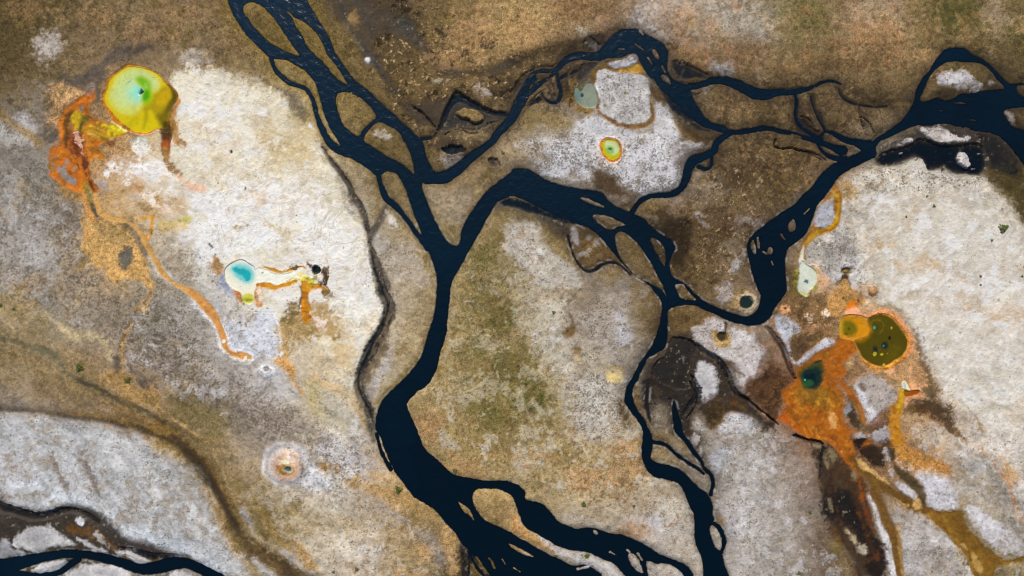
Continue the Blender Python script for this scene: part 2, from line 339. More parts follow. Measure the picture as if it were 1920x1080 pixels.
# east bank of the main river
E('6f652e', 14, 22, 'p 903,478,22,22 938,600,26,20 892,655,22,16 950,690,34,30 1000,742,36,26 915,772,32,26 955,715,30,28 870,610,14,20', .7)
E('7a6a3a', 22, 26, 'p 960,700,80,60 940,830,60,30 900,560,40,40', .5)
E('57601e', 3, 5, 'p 903,543,6,5 960,750,6,5 1014,747,7,10 892,585,4,5 985,745,5,5 965,590,4,4', .8)
P('bab3a6', 20, 28, 't22 130,100 400,60 420,200 360,340 430,380 450,560 340,600 300,660 250,520 170,470 190,330 230,270', .9)
P('b8b3ab', 20, 30, 't22 340,700 500,680 700,650 830,700 800,780 770,880 830,1000 820,1080 t23 620,100 480,60 t22 450,1080 480,880', .9)
P('a59d94', 14, 24, 't22 440,130 620,100 700,20 860,30 870,180 890,330 880,420 780,560 700,520 560,430 480,300', .8)
P('887a6a', 14, 20, 't22 480,80 560,20 700,60 620,160 480,200', .7)
P('b4b2b6', 10, 18, 't22 780,210 850,220 880,380 820,480 760,360', .8)
E('8c8880', 4, 8, 't22 990,50,35,28 1035,135,20,45', .7)
S('55483a', 3, 5, 't22 510,20,10 430,90,8 425,180,6 460,260,8', .7)
P('aca498', 20, 30, 't23 0,100 250,80 300,160 60,300 0,300', .5)
E('7a6838', 16, 16, 't23 370,160,90,50', .75)
P('b5afa8', 20, 22, 't23 940,620 1150,520 1290,520 1350,700 1370,860 1200,820 1000,760', .8)
E('b2b0b6', 10, 16, 't23 1080,690,60,60', .7)
P('b6b0a6', 16, 20, 't23 320,660 600,700 860,780 760,700 500,600', .5)
P('b29060', 12, 20, 't23 0,500 80,700 250,820 400,880 300,940 100,800 0,700', .7)
P('b6b2b0', 5, 10, 't23 160,750 240,790 330,850 420,890 560,900 680,980 800,1060 780,1090 560,1000 400,960 280,860', .9)
P('b8894c', 4, 8, 't23 0,600 90,740 200,820 310,920 240,880 60,790 0,740', .8)
E('5c7020', 2.5, 2, 't23 562,932,18,18 535,540,18,16 175,440,12,10 300,465,10,10', .9)
# right of the south channel
P('b2aeaa', 20, 28, 't23 1460,0 1920,0 1920,1080 1640,1080 1600,940 1610,800 1520,620 1540,420 1500,280 1440,200', .7)
P('b4b6bc', 12, 18, 't23 1580,60 1660,20 1640,160 1560,300 1500,280 1460,200', .8)
E('8c8478', 16, 16, 't23 1500,70,80,60 1830,40,80,50', .6)
E('a08050', 6, 6, 't23 1565,660,45,45', .7)
S('a5a0a2', 10, 10, 't23 1620,600,30 1680,740,30 1660,860,30', .6)
# dark wet ground in the middle south
P('362b21', 9, 7, 't22 1180,340 1330,330 1440,470 1560,530 1720,560 1740,640 1640,640 1640,760 1740,800 1900,980 1960,1010 1960,1090 1750,920 1560,860 1450,840 1380,900 1340,1090 1230,1090 1220,950 1200,870 1100,820 1030,900 1020,1000 980,900 970,780 960,680 1010,560 1060,490 1160,470', .95, tex=MUD)
P('6f552c', 7, 12, 't22 1460,880 1560,820 1700,860 1760,920 1620,930 1560,1040 1480,1060 1440,960', .95)
E('80663a', 6, 8, 't22 1080,780,42,34', .9)
S('7d6030', 4, 5, 't22 930,750,22 930,850,25 980,960,20 1010,1010,15', .9)
E('5a564c', 5, 6, 't22 980,790,30,60 1230,580,30,20', .6)
P('7c7264', 6, 10, 't22 1040,890 1100,850 1180,870 1220,920 1200,1060 1050,1080 1030,960', .9)
P('a6a09c', 4, 6, 't22 1340,1000 1370,930 1440,1020 1450,1090 1350,1090', .9)
P('b6b4b5', 5, 7, 't22 1600,930 1760,940 1850,1000 1830,1090 1520,1090 1600,1000', .95)
P('64401e', 9, 10, 't22 1740,700 1850,650 1880,560 1920,520 t32 60,560 110,650 200,650 150,720 100,800 100,880 60,1000 t22 1920,980 1850,900 1740,800', .9)
P('6f5030', 8, 10, 't22 1600,540 1660,530 1700,560 1640,590', .5)
P('765a2e', 6, 10, 't22 1180,170 1240,140 1400,140 1520,200 1500,240 1340,330 1200,330', .6)
E('57421f', 4, 5, 't22 1300,230,25,18', .7)
# middle brown flats
P('c3c2c4', 5, 9, 't21 -40,20 200,-60 1480,-40 1500,20 1330,70 1300,150 1280,270 1240,330 1150,370 1060,370 960,395 900,350 800,310 820,250 700,200 600,190 610,290 540,270 400,250 250,250 150,180 100,60', .95, rough=4)
P('9c8c72', 20, 24, 't21 -80,-60 150,-40 250,60 120,170 -80,200', .7)
P('5a4630', 9, 10, 't21 600,190 700,230 820,260 800,320 900,360 950,400 890,480 800,450 720,380 620,330 600,260', .9)
E('8a7f74', 3, 6, 't21 840,410,60,20 740,400,30,12', .7)
P('7a6236', 6, 10, 't21 920,490 980,430 1120,420 1140,500 1060,560 960,530', .6)
E('9a958e', 3, 5, 't21 1080,555,22,18 1030,545,20,8', .8)
P('b5afa6', 8, 12, 't21 -60,620 60,560 150,590 220,640 260,740 330,820 400,870 450,910 500,980 520,1060 500,1090 180,1090 120,960 40,860 -60,820', .95, rough=4)
P('8f7a4c', 8, 14, 't21 230,620 330,700 420,800 470,900 400,860 320,800 240,720', .7)
P('4a3a26', 7, 6, 't21 200,560 330,520 440,560 440,620 420,700 450,760 430,720 360,700 280,660', .9, tex=MUD)
P('765828', 6, 6, 't21 470,640 620,640 720,720 840,880 700,890 620,940 540,950 480,860 450,740', .7)
P('b0acac', 3, 4, 't21 440,620 480,610 500,680 490,760 460,740')
E('9c968e', 3, 4, 't21 580,702,24,24 632,742,26,32 522,830,24,10 580,800,12,9', .9)
E('9c9690', 6, 12, 't21 740,950,40,30 830,1040,60,40 575,1000,25,40', .8)
P('7d7466', 10, 16, 't21 600,990 900,980 960,1080 520,1090', .5)
E('a9a8a8', 3, 4, 't21 1398,535,30,24', .95)
P('a9a8aa', 3, 5, 't21 1390,580 1430,560 1490,620 1480,640 1430,630', .95)
P('8c8880', 10, 22, 't21 1480,280 1560,280 1600,360 1540,400', .7)
P('a09a96', 9, 18, 't21 1600,530 1800,550 1900,560 1830,630 1700,600 1640,640', .8)
P('a6a4a4', 5, 10, 't21 1620,960 1740,780 1740,840 1680,960 1640,980', .9)
P('8e8678', 14, 22, 't21 1520,700 1700,680 1680,800 1540,900', .45)
P('7c6a54', 14, 22, 't21 1400,560 1500,420 1800,420 1700,600', .3)
E('4c3c28', 12, 10, 'p 1280,462,16,40 1253,430,24,22', .7)
E('b0a8a4', 4, 10, 't22 1600,40,50,70', .7)
S('8d857c', 2.5, 3, 't22 1640,0,10 1590,50,16 1555,105,12', .8)
P('a98e62', 6, 10, 't22 1680,30 1740,-20 1800,20 1830,80 1850,120 1830,180 1760,200 1680,160 1620,140 1660,80', .9)
# crater flat
P('b4aeac', 6, 7, 't22 1340,290 1420,280 1480,240 1590,240 1600,290 1640,310 1720,290 1830,360 1910,480 1850,560 1850,640 1740,680 1720,780 1660,740 1600,600 1660,570 1700,570 1560,520 1480,480 1420,410 1370,370')
P('b6b3b3', 4, 5, 't22 1360,580 1420,520 1490,560 1530,620 1540,780 1480,830 1430,870 1400,780 1370,680')
P('b9b6b4', 2.5, 3, 't22 1270,500 1300,490 1300,560 1280,560')
P('6a5030', 3, 4, 't22 1590,560 1660,560 1720,640 1740,660 1640,610', .7)
# north east tundra
P('b7b1ab', 10, 22, 't20 880,110 1000,30 1100,0 1180,40 1100,80 1020,130 1080,230 1160,300 1100,290 1000,240 930,180', .9)
P('aca497', 24, 30, 't20 1290,40 1500,60 1700,100 1920,90 t30 100,80 120,240 0,310 t20 1920,330 1800,340 1600,230 1400,150', .85)
P('c2baaa', 6, 12, 't20 460,210 540,200 580,260 540,300 500,260', .9)
P('b9b1a5', 6, 12, 't20 690,180 770,150 790,200 740,240 690,220', .9)
P('bca26e', 40, 30, 't10 1700,100 1920,0 t20 250,20 280,200 150,360 0,380 t10 1750,420', .45)
S('43361f', 12, 10, 't20 0,440,50 150,420,40 300,360,50 500,330,45 650,270,40 780,210,25', .8)
P('32281f', 5, 6, 't20 520,320 560,270 650,250 720,280 680,370 590,390 530,360', .9, tex=MUD)
S('8c8884', 2, 4, 't20 590,340,5 640,380,6 t20 620,330,4 660,350,4', .7)
P('3e3222', 6, 10, 't20 1180,450 1350,460 1450,540 1520,590 1350,640 1240,600 1190,540', .9, tex=MUD)
E('6a5420', 4, 5, 't20 1390,605,55,20', .8)
P('6b5636', 10, 14, 't20 1180,340 1400,370 1480,430 1500,560 1380,540 1200,450', .6)
P('adaaaa', 5, 9, 't20 1450,460 1500,450 1560,490 1670,450 1680,570 1600,560 1530,530', .95)
S('8a6a44', 3, 3, 't20 1700,440,8 1690,560,10', .7)
E('a9a49c', 6, 12, 't20 1470,690,35,30 1860,590,20,30', .6)
E('5f5a24', 20, 28, 'p 1790,25,46,30 1912,80,16,18 1905,55,18,14', .75)
E('756b38', 24, 28, 'p 1505,35,50,35', .7)
E('a89784', 20, 28, 'p 1640,20,60,40 1865,30,18,35', .6)
P('5c4c38', 10, 14, 't30 540,640 620,620 760,660 780,780 640,760', .8)
P('4a3c2c', 10, 14, 't30 900,680 1090,640 1090,760 960,800 1000,900 880,820', .6)
P('4b4038', 8, 8, 't30 230,870 320,870 360,960 390,1020 330,1020 260,950', .85)
P('4f4030', 14, 14, 't30 640,830 760,860 800,980 700,980 660,920', .6)
E('6e6420', 2, 3, 't30 500,440,22,16 835,518,7,5 205,945,10,8', .7)
P('352c26', 8, 8, 't30 900,1090 1100,950 1700,860 1800,950 1960,1090 t31 1960,150 1850,60 1760,140 1640,240 1400,250 1180,210 1000,170 850,180 820,90', .95, tex=MUD)
P('57491f', 12, 14, 't31 1600,240 1700,160 1850,110 1960,180 1960,700 1880,600 1800,420 1700,340', .95)
P('b4b0b1', 3.5, 6, 't30 1260,600 1300,550 1420,520 1500,540 1560,620 1600,660 1560,680 1480,670 1400,650 1310,640 1270,640')
P('aba6a6', 3, 4, 't30 1640,620 1690,610 1690,640 1660,640', .8)
P('57492e', 5, 8, 't30 1270,690 1300,650 1380,660 1430,700 1380,750 1280,745', .9)
P('c0bbb8', 3, 6, 't30 1130,960 1200,970 1310,945 1380,1010 1420,1040 1510,1030 1480,1060 1260,1070 1170,1010')
P('b5b0b2', 3, 5, 't30 960,1075 1000,1050 1060,1030 1090,1060 1040,1080', .9)
P('c0bab2', 2.5, 4, 't31 1410,90 1440,55 1490,70 1520,150 1500,190 1430,160')
P('bab2ac', 4, 7, 't30 1770,840 1820,830 1860,930 1830,940', .9)
P('7d6234', 6, 8, 't30 1830,830 1960,810 1960,950 1880,930', .9)
E('b0a8a4', 2, 3, 't31 985,10,30,10 1005,70,20,8 880,75,8,8 1580,75,12,8', .8)
# north centre, wet silt
P('463a2b', 8, 8, 't10 530,-60 760,-60 1000,80 1130,180 1200,300 1260,400 1150,360 1060,290 980,240 900,300 880,400 940,460 1020,560 1060,680 1080,780 1040,720 960,600 900,500 840,520 790,480 780,400 760,320 700,260 650,180 580,150 540,80', .85, tex=MUD)
E('8f7348', 5, 6, 't10 740,160,30,60', .85)
S('303134', 3, 3, 't10 620,-10,7 665,80,8 675,170,7 720,250,7 790,340,10 860,420,16 900,500,15 960,590,16 1030,690,16 1080,770,9 1150,820,7', .75, tex=MUD)
S('33322f', 3, 3, 't10 730,-10,8 810,90,8 850,190,6 870,300,5', .7, tex=MUD)
S('3b372d', 10, 12, 't10 1040,110,30 1180,240,36 1250,340,28 1290,430,30 1400,520,30 1500,560,36', .85, tex=MUD)
S('2c2d2e', 3, 4, 't10 1270,340,7 1280,420,10 1350,480,8 1420,550,6 1500,550,5', .6)
S('342b21', 8, 10, 't10 1500,560,26 1640,545,34 1760,540,36 1900,490,40 t20 60,450,36', .85, tex=MUD)
P('392f25', 9, 10, 't10 1100,780 1250,740 1450,700 1500,650 1620,740 1760,820 1880,840 1880,900 1700,960 1450,970 1350,1020 1280,1040 1200,960 1140,860', .85, tex=MUD)
P('44382a', 12, 16, 't10 1720,620 1920,560 t20 60,640 0,760 t10 1840,780 1700,720', .7)
P('c0b8a8', 5, 9, 't10 1330,620 1400,580 1460,610 1440,635 1360,635', .9)
P('a59c96', 6, 12, 't10 1640,600 1690,620 1690,660 1770,700 1730,730 1680,690', .85)
P('a0968c', 5, 10, 't10 1480,850 1540,830 1560,870 1500,890', .8)
P('8d744a', 6, 12, 't10 1230,940 1290,920 1330,970 1270,1010', .8)
E('d8dce2', 2, 1.5, 't10 840,460,17,19')
P('6f675a', 8, 9, 't10 220,660 300,680 350,760 400,860 380,920 300,880 270,840 240,760', .8)
E('e6e6e8', 2, 4, 't10 405,940,14,14', .9)
P('8f7850', 10, 16, 't10 540,30 640,180 760,330 780,440 860,520 940,640 1000,780 880,700 700,480 600,250', .35)
P('948468', 10, 20, 't10 1500,960 1920,930 1900,1080 1450,1080', .5)
P('b2aca4', 5, 10, 't10 900,970 1000,990 1030,1040 960,1060 900,1020', .8)
P('aea8a0', 6, 12, 't11 1380,80 1470,50 1560,90 1540,150 1440,180 1380,140', .8)
P('a09688', 12, 20, 't11 1280,330 1500,330 1640,360 1560,560 1440,640 1300,430', .5)
P('6d6048', 9, 14, 't11 1700,120 1800,100 1840,200 1740,260', .6)
P('4f443a', 8, 10, 't11 1330,-20 1450,60 1560,40 1600,-40 1400,-40', .7)
S('6a604e', 10, 12, 't11 1520,350,25 1650,310,25 1750,220,25', .5)
# strip between the side channel and the main river
S('4d443a', 5, 4, 't11 500,20,14 560,130,20 640,220,28 700,310,32 730,400,32 790,490,30 820,570,32 840,650,25 860,720,20', .95, tex=MUD)
S('c8c4bc', 2.5, 3, 't11 475,0,7 520,110,7 580,200,8 650,270,8 690,370,7', .7)
P('8a8070', 6, 10, 't11 600,260 650,280 700,400 760,470 770,560 800,620 720,560 660,420', .7)
S('4a4138', 5, 4, 't11 990,440,12 950,520,26 920,600,28 880,680,20 860,760,16 890,870,40 930,970,55 960,1080,60', .9, tex=MUD)
P('c6c0ba', 7, 8, 't11 970,500 1030,510 1060,580 1040,630 990,600', .9)
P('a29c96', 7, 12, 't11 900,720 980,700 1000,800 990,880 930,840 880,760', .8)
P('aaa096', 12, 20, 't11 1080,760 1180,740 1300,900 1330,1040 1200,1080 1060,1000 1040,900', .6)
P('9c9083', 10, 16, 't12 1030,0 1100,0 1080,200 1040,200', .6)
P('b2aca6', 5, 6, 't12 1000,440 1060,420 980,620 880,860 810,780 860,700', .9)
P('6c5c46', 8, 10, 't12 930,420 1000,420 960,520 860,700 830,740 800,620', .7, tex=MUD)
P('7d6836', 12, 14, 't12 1020,420 1130,380 1160,460 1060,540', .6)
E('aaa49a', 5, 9, 't11 830,480,25,30', .6)
S('8a6f30', 4, 4, 't11 905,250,10 925,330,12 925,420,14 900,560,8', .6)
S('8a6f30', 4, 4, 't11 1260,720,14 1320,880,16 1345,1020,14', .7)
S('8a6f30', 5, 5, 't12 1330,240,14 1280,360,14 1240,500,18 1160,620,18 1000,770,20 920,870,18', .7)
S('8a6f30', 4, 4, 't12 1420,380,16 1390,520,20 1360,640,16', .7)
# golden banks of the bend in the north centre
P('c0bfc0', 6, 14, 't20 450,980 560,880 640,860 720,910 820,960 900,990 1000,980 1070,940 1060,780 1100,760 1170,800 1200,900 1280,960 1300,1090 350,1090', .9)
P('8e7a4e', 10, 14, 't20 60,830 250,800 420,880 440,980 300,1000 100,1000 20,960', .7)
P('a59d92', 14, 26, 't20 120,960 400,960 500,1080 100,1080', .6)
P('6f5628', 6, 8, 't20 1030,640 1160,690 1180,780 1060,760', .9)
P('6d5422', 5, 7, 't20 1200,860 1300,960 1480,1000 1540,1040 1480,1080 1300,1080 1230,980', .8)
P('8c6a28', 6, 10, 't20 370,620 460,580 480,700 470,780 540,830 640,840 560,870 500,840 380,760', .9)
P('4c3e2e', 7, 6, 't20 480,490 640,455 600,560 560,600 520,660 490,640', .9, tex=MUD)
S('715418', 4, 3, 't20 605,650,22 620,560,22 690,490,28 740,515,14 800,540,12 900,520,14 990,480,30', 1, tex=MAT)
S('715418', 3, 2, 't20 700,465,14 800,440,12 860,420,14 900,405,12', 1, tex=MAT)
P('c0902f', 3, 5, 't20 900,505 950,480 985,490 1015,560 950,552 860,548 795,548 820,530', 1, tex=MAT)
S('8a622a', 3.5, 3, 't20 640,700,14 640,800,17 700,880,18 800,935,20 900,955,22 1000,945,25 1060,900,20 1040,780,16', .95)
# east plain
P('bfb8ac', 5, 7, 't31 640,230 760,180 860,175 1000,150 1080,100 1160,100 1180,190 1220,215 1340,180 1430,240 1600,235 1690,340 1800,430 1860,580 1960,700 t32 1960,1090 1640,1090 1500,880 1300,760 1240,650 1140,480 1080,350 900,130 800,130 820,0 t31 780,1050 640,1060 450,1000 380,930 270,860 280,770 400,690 540,640 560,500 550,400 600,300', .9, rough=4)
P('c6c2bb', 30, 30, 't31 1200,600 1900,600 t32 1900,900 1500,700 1100,300 t31 900,900', .5)
E('b39468', 16, 24, 't31 1100,900,130,50 1080,580,25,80 830,760,80,40', .55)
E('b5966a', 18, 26, 't32 1500,160,180,60 1700,220,160,50', .5)
P('a98f68', 7, 12, 't31 520,270 620,240 690,350 650,430 560,440', .85)
P('96928e', 14, 24, 't31 290,790 400,700 560,690 680,780 640,900 440,1000 330,900', .85)
P('8f8a86', 8, 20, 't31 540,480 700,440 720,560 640,660 540,640', .5)
P('aaa59c', 14, 18, 't31 1440,360 1600,320 1700,430 1600,480 1460,440', .6)
S('cdc9c3', 12, 14, 't32 1300,660,30 1600,760,40 1900,860,40', .5)
S('aaa499', 9, 12, 't32 1500,640,20 1700,700,20 1920,740,20', .4)
S('9b8c6e', 5, 8, 't32 1000,90,16 1080,50,12 1160,10,14', .5)
# brown skirts round the olive pool
P('8a6a40', 6, 12, 't32 150,20 300,60 480,60 560,160 530,300 400,280 250,280 100,200 60,140', .9)
P('84633a', 10, 14, 't31 130,940 240,900 240,1090 130,1090', .8)
P('b0b2b8', 3.5, 5, 't32 40,320 70,190 140,210 240,300 230,340 150,360 160,480 200,580 260,500 400,390 490,370 510,430 380,460 260,560 200,600 160,520 90,370', 1)
P('6a5236', 5, 10, 't32 165,360 330,330 400,380 250,490 205,560 160,450', .95)
E('e0a474', 3, 6, 't32 130,165,34,36', .95)
E('ead8c6', 3, 8, 't32 310,225,32,40 435,190,20,14', .95)
E('c09468', 4, 10, 't32 340,270,30,20', .8)
P('6f5638', 10, 14, 'f 1600,360 1740,420 1700,560 1760,760 1860,880 g 1900,300 1920,500 1800,420 1640,200 f 1660,820 1640,560', .85)
P('6b5434', 8, 14, 'g 1620,470 1780,420 1960,440 2100,520 2040,560 1900,560 1700,560 1530,540', .8)
S('6b5434', 7, 10, 't32 1340,880,30 1360,1000,40 1400,1090,30', .7)
S('8a744c', 3, 5, 't32 1480,880,10 1560,980,10 1610,1080,8', .7)
S('8d7656', 6, 8, 't32 820,130,14 930,140,20 1040,260,20 1130,360,24', .7)
P('b78d60', 5, 8, 'f 1100,780 1400,700 1540,660 1620,560 1650,600 1700,760 1760,900 1820,990 1700,980 1640,990 1560,900 1480,900 1450,960 1300,860', .9, rough=4)
P('e6a47c', 3, 7, 'f 1200,780 1380,760 1420,810 1320,850', .8, rough=4)
P('a39b96', 6, 10, 't32 620,690 760,640 900,720 950,820 930,900 850,960 830,1040 740,1000 680,850', .95)
P('b9b8be', 5, 8, 't32 640,700 700,740 740,860 820,960 820,1010 760,990 700,860', .9)
P('675038', 4, 6, 't32 660,720 700,720 740,760 700,760', .8)
P('8a7050', 8, 10, 't32 560,540 640,520 720,600 620,680 570,640', .8)
E('c4a674', 4, 6, 'f 920,730,35,50', .7)
P('483a2c', 4, 6, 't32 560,920 600,830 640,880 690,980 690,1060 600,1010', .9)
P('94969a', 3, 6, 't32 550,930 600,840 630,890 600,940 570,980', .9)
# south east
SES = 'p 1680,780 1800,800 1930,960 1930,1100 1700,1100 1660,900'
P('8c8274', 14, 20, SES, .5, clump=(24, .12))
P('d0cecf', 14, 20, SES, .6, clump=(25, .10))
P('bd8232', 7, 10, 't33 940,-40 1000,-40 1060,120 1200,180 1300,240 1350,310 1200,260 1000,240 950,200 940,130 890,100 940,40', .95)
P('b6a896', 10, 14, 't33 1060,-40 1380,-20 1500,120 1300,100 1100,80', .7)
S('b98650', 3, 4, 't33 1370,-20,10 1520,100,14 1620,130,12 1700,260,14 1790,370,12 1820,480,10 1850,590,9 1890,660,8', .9)
S('b98650', 3, 4, 't33 1790,370,8 1930,385,8', .8)
P('b38f60', 6, 10, 't33 1680,150 1780,180 1880,280 1900,370 1790,360 1740,280', .8)
P('b8b7bc', 6, 9, 't33 1100,300 1280,320 1400,430 1430,520 1380,570 1260,580 1170,530 1160,420', .95)
E('8f8a86', 10, 16, 't33 1330,470,70,50', .6)
P('bcb8ba', 5, 6, 't33 950,370 1020,370 1080,430 1080,480 1020,470 960,420')
P('b8b6b8', 6, 9, 't33 1460,610 1600,770 1750,890 1900,910 1930,880 1900,760 1750,700 1600,560 1480,540', .95)
S('8e8880', 12, 12, 't33 1620,240,30 1700,330,36 1740,500,36 1800,650,44 1880,800,40', .7)
P('9fa2a4', 12, 14, 't33 1450,200 1600,190 1640,280 1500,300', .6)
P('b3aea8', 14, 20, 't33 1380,400 1560,380 1700,520 1600,560 1460,500', .6)
P('a8895c', 6, 9, 't33 900,480 1000,520 1100,620 1200,650 1300,760 1000,760 920,600', .4)
P('b3b0b0', 10, 20, 't33 900,560 1100,600 1300,740 1360,900 1480,960 1480,1090 1020,1090 980,860', .75)
E('7c7062', 10, 16, 't33 1010,620,40,60 1290,990,50,40 1250,900,60,30', .6)
S('c2bfbf', 4, 5, 't33 750,480,22 790,580,22 825,700,24 890,820,28 905,960,30 940,1090,30', 1)
P('42301e', 6, 9, 't33 310,90 430,70 520,170 600,260 680,320 720,380 700,500 750,600 820,780 870,900 890,1100 640,1100 620,960 560,860 470,760 420,650 400,500 380,380 370,280 340,160', .95, tex=(.5, 0, .3))
P('120e0c', 7, 10, 't33 400,480 500,440 620,440 690,560 780,760 860,900 870,1080 760,1080 720,900 640,740 520,660 420,640', .75, tex=(.5, 0, .3))
P('1e1814', 8, 12, 't33 410,500 600,460 680,640 740,760 640,700 540,640 440,640', .8, tex=(.5, 0, .3))
P('2b1d12', 7, 8, 't33 740,770 820,860 870,940 860,1100 740,1100 720,960', .9, tex=(.5, 0, .3))
S('1c1c1c', 4, 4, 't33 180,10,14 290,60,16 400,70,16 400,140,20 385,200,18 390,280,14 380,340,10', .85)
S('1f1b16', 4, 4, 't33 430,80,12 520,160,14 600,240,12', .8)
E('8d8062', 3, 4, 't33 380,105,38,22', .9)
P('7d6d50', 4, 6, 't33 420,120 480,110 520,190 480,230 440,300 410,220', .95)
E('917f60', 4, 6, 't33 640,320,34,36', .8)
S('8c7c5c', 3, 5, 't33 450,500,12 480,590,14', .7)
P('aa9a7a', 4, 6, 't33 555,730 620,740 660,800 650,840 580,760', .9)
P('b2a692', 4, 6, 't33 660,860 730,820 720,930 680,900', .9)
P('8c7a4c', 10, 12, 't33 480,760 560,860 620,960 620,1090 520,1090', .5)
S('6a3812', 6, 6, 't33 700,380,25 710,500,32 750,640,24 790,730,14', .9)
P('3b2717', 5, 8, 't33 610,40 720,10 760,90 860,150 880,280 780,230 690,180 620,110', .95)
E('b0b0b6', 2.5, 6, 't33 665,30,55,18 850,40,60,40 900,200,30,30', .8)
E('bab4b0', 4, 7, 't33 920,290,26,50', .8)
# foggy shallows and drowned silt beside the middle river
S('37342c', 8, 6, 't11 1780,470,14 1850,450,30 t21 0,440,36 150,490,44 300,560,36 420,600,24', .9, tex=MUD)
S('5b5340', 12, 8, 't11 1820,500,30 t21 0,520,40 120,560,30', .6)
P('3a3020', 7, 6, 't20 1200,780 1260,860 1340,900 1460,960 1560,1000 1640,1000 1560,1040 1400,1010 1280,950 1200,850', .9, tex=MUD)
P('4c3c20', 8, 8, 't20 1240,880 1330,960 1450,1010 1560,1030 1460,1070 1330,1030 1250,960', .7)
S('3a3834', 6, 5, 't12 945,20,46 1010,130,44 985,250,44 905,390,48 850,500,52 800,620,44 780,730,40 815,850,44 862,950,36 872,1060,26 t13 880,60,22', .9, tex=MUD)
S('665740', 6, 6, 't12 1010,200,26 960,350,30 940,450,44 880,560,40 840,680,36', .75, tex=MUD)
E('4c3a22', 9, 10, 'p 1165,765,9,26 1172,780,12,16', .9)
P('3d3324', 9, 9, 't10 1340,1080 1460,980 1560,900 1700,900 1900,880 1800,960 1600,980 1480,1040 t11 1400,60 1300,20', .6, tex=MUD)
S('3e352a', 7, 6, 't31 840,130,40 950,120,50 1100,60,40 1250,110,60 1400,200,40 1550,200,50 1600,120,60', .8, tex=MUD)
S('4a3c2a', 9, 9, 't30 1130,780,20 1050,880,20 950,960,20', .5)
# broken ground of the middle: rusty brown drifts, dark wet hollows
E('5c4626', 18, 22, 'p 1310,290,50,30 1390,330,40,25 1340,420,50,26 1240,470,30,24 1390,190,40,14 1230,610,30,20', .6)
E('7d5c34', 14, 22, 'p 1470,330,26,26 1395,100,60,24 1560,110,60,26 1640,90,50,26 1480,130,40,14 1100,20,60,24', .55)
E('b08a5e', 16, 26, 'p 1290,40,26,18 1270,100,30,14 1640,60,40,20 1720,110,40,20 980,60,40,30 880,60,50,30 850,110,40,16', .6)
E('a98358', 12, 22, 'p 110,205,16,20 60,20,30,16 300,60,40,20 190,30,30,16 330,20,40,16', .4)
E('b3885a', 10, 22, 'p 860,880,40,20 980,850,50,16 1120,890,50,24 1180,860,30,30 800,800,26,26 1180,1000,30,14', .5)
# where the specks are thick and where the sinter is swept clean
specks(.08, 20, 't00 1350,520 1560,560 1800,620 t10 60,660 250,820 440,980 t11 510,130 640,300 760,560 830,740 850,1000 t12 950,100 900,340 760,620 560,560 300,300 t01 1750,1000 1500,800 1000,560 800,480 800,160 t00 1250,1080 1330,700')
specks(.06, 26, 't31 640,420 900,330 1400,330 1700,420 1960,760 t32 1960,1100 1640,1090 1300,760 1080,350 900,130 t31 760,1060 820,800')
specks(.95, 14, 't31 600,200 1100,90 1600,230 1640,300 1300,330 800,380 640,330')
specks(.95, 16, 't31 300,760 560,690 700,760 600,900 400,980')
specks(1.0, 20, 't01 60,80 300,60 640,450 640,640 660,860 900,1060 t02 1000,60 700,140 500,60 t01 480,900 400,700 200,480')
specks(1.0, 18, 't02 900,0 1300,-60 1450,60 1500,250 1560,560 1400,700 1250,700 1000,620 880,420 820,200')
specks(1.0, 14, 't02 1700,600 t12 0,780 150,830 400,960 560,1090 t13 960,140 900,300 600,290 420,160 300,40 t12 0,1090')
specks(1.0, 14, 't21 -40,20 200,-60 1480,-40 1300,150 1240,330 960,395 600,260 250,250 100,60')
specks(.9, 10, 't20 640,545 1010,580 1032,910 720,880')
specks(.85, 20, 't22 340,700 700,620 830,700 830,1000 820,1080 t23 620,100 480,80 t22 460,1080')
specks(.8, 20, 't22 440,130 860,30 890,330 780,560 560,430')
specks(.75, 20, 't23 1460,-60 1920,-60 1920,500 1640,600 1520,420 1480,200')
specks(.6, 20, 't23 0,100 500,60 500,250 0,330')
specks(.5, 20, 't03 0,300 600,380 1000,700 1500,960 1300,1000 700,560 200,440 0,420')
# clumps: moss, straw, bare soil and salt breaking up each kind of ground
CEN = 'p 930,400 1000,430 1075,540 1060,640 1090,760 1200,800 1220,900 1300,960 1240,1000 960,910 860,860 780,760 840,660 855,520'
P('6a622c', 20, 20, 'p 930,410 960,440 940,560 1000,640 1060,720 1060,760 980,800 900,820 850,760 850,640 860,520', .75, clump=(12, .02))
P('5a5a20', 14, 20, 'p 890,450 960,560 920,620 960,680 1040,740 1000,790 900,790 870,740 920,660 880,560', .7, clump=(6, .22))
P('b9b2a2', 20, 20, CEN, .6, clump=(24, .10))
P('b9b2a2', 20, 20, CEN, .55, clump=(12, .22))
P('86622e', 20, 20, CEN, .5, clump=(13, .15))
P('54482a', 20, 20, CEN, .55, clump=(6, .28))
P('5a4824', 20, 20, 'p -60,-60 430,-60 520,130 420,110 300,90 180,110 110,260 60,230 -60,200', .6, clump=(12, .05))
P('a58a62', 20, 20, 'p -60,-60 430,-60 520,130 420,110 300,90 180,110 110,260 60,230 -60,200', .5, clump=(24, .12))
P('4a3e24', 20, 20, 'p -60,-60 430,-60 520,130 420,110 300,90 180,110 110,260 60,230 -60,200', .5, clump=(6, .25))
WST = 'p 20,300 90,330 160,380 165,480 230,560 300,560 360,620 400,690 420,760 300,720 210,640 120,600 -60,540 -60,260'
P('5c554b', 20, 20, WST, .75, clump=(6, .12))
P('62594c', 20, 20, WST, .6, clump=(12, .10))
P('b4b1b0', 20, 20, WST, .6, clump=(24, .12))
P('96805a', 20, 20, WST, .4, clump=(25, .2))
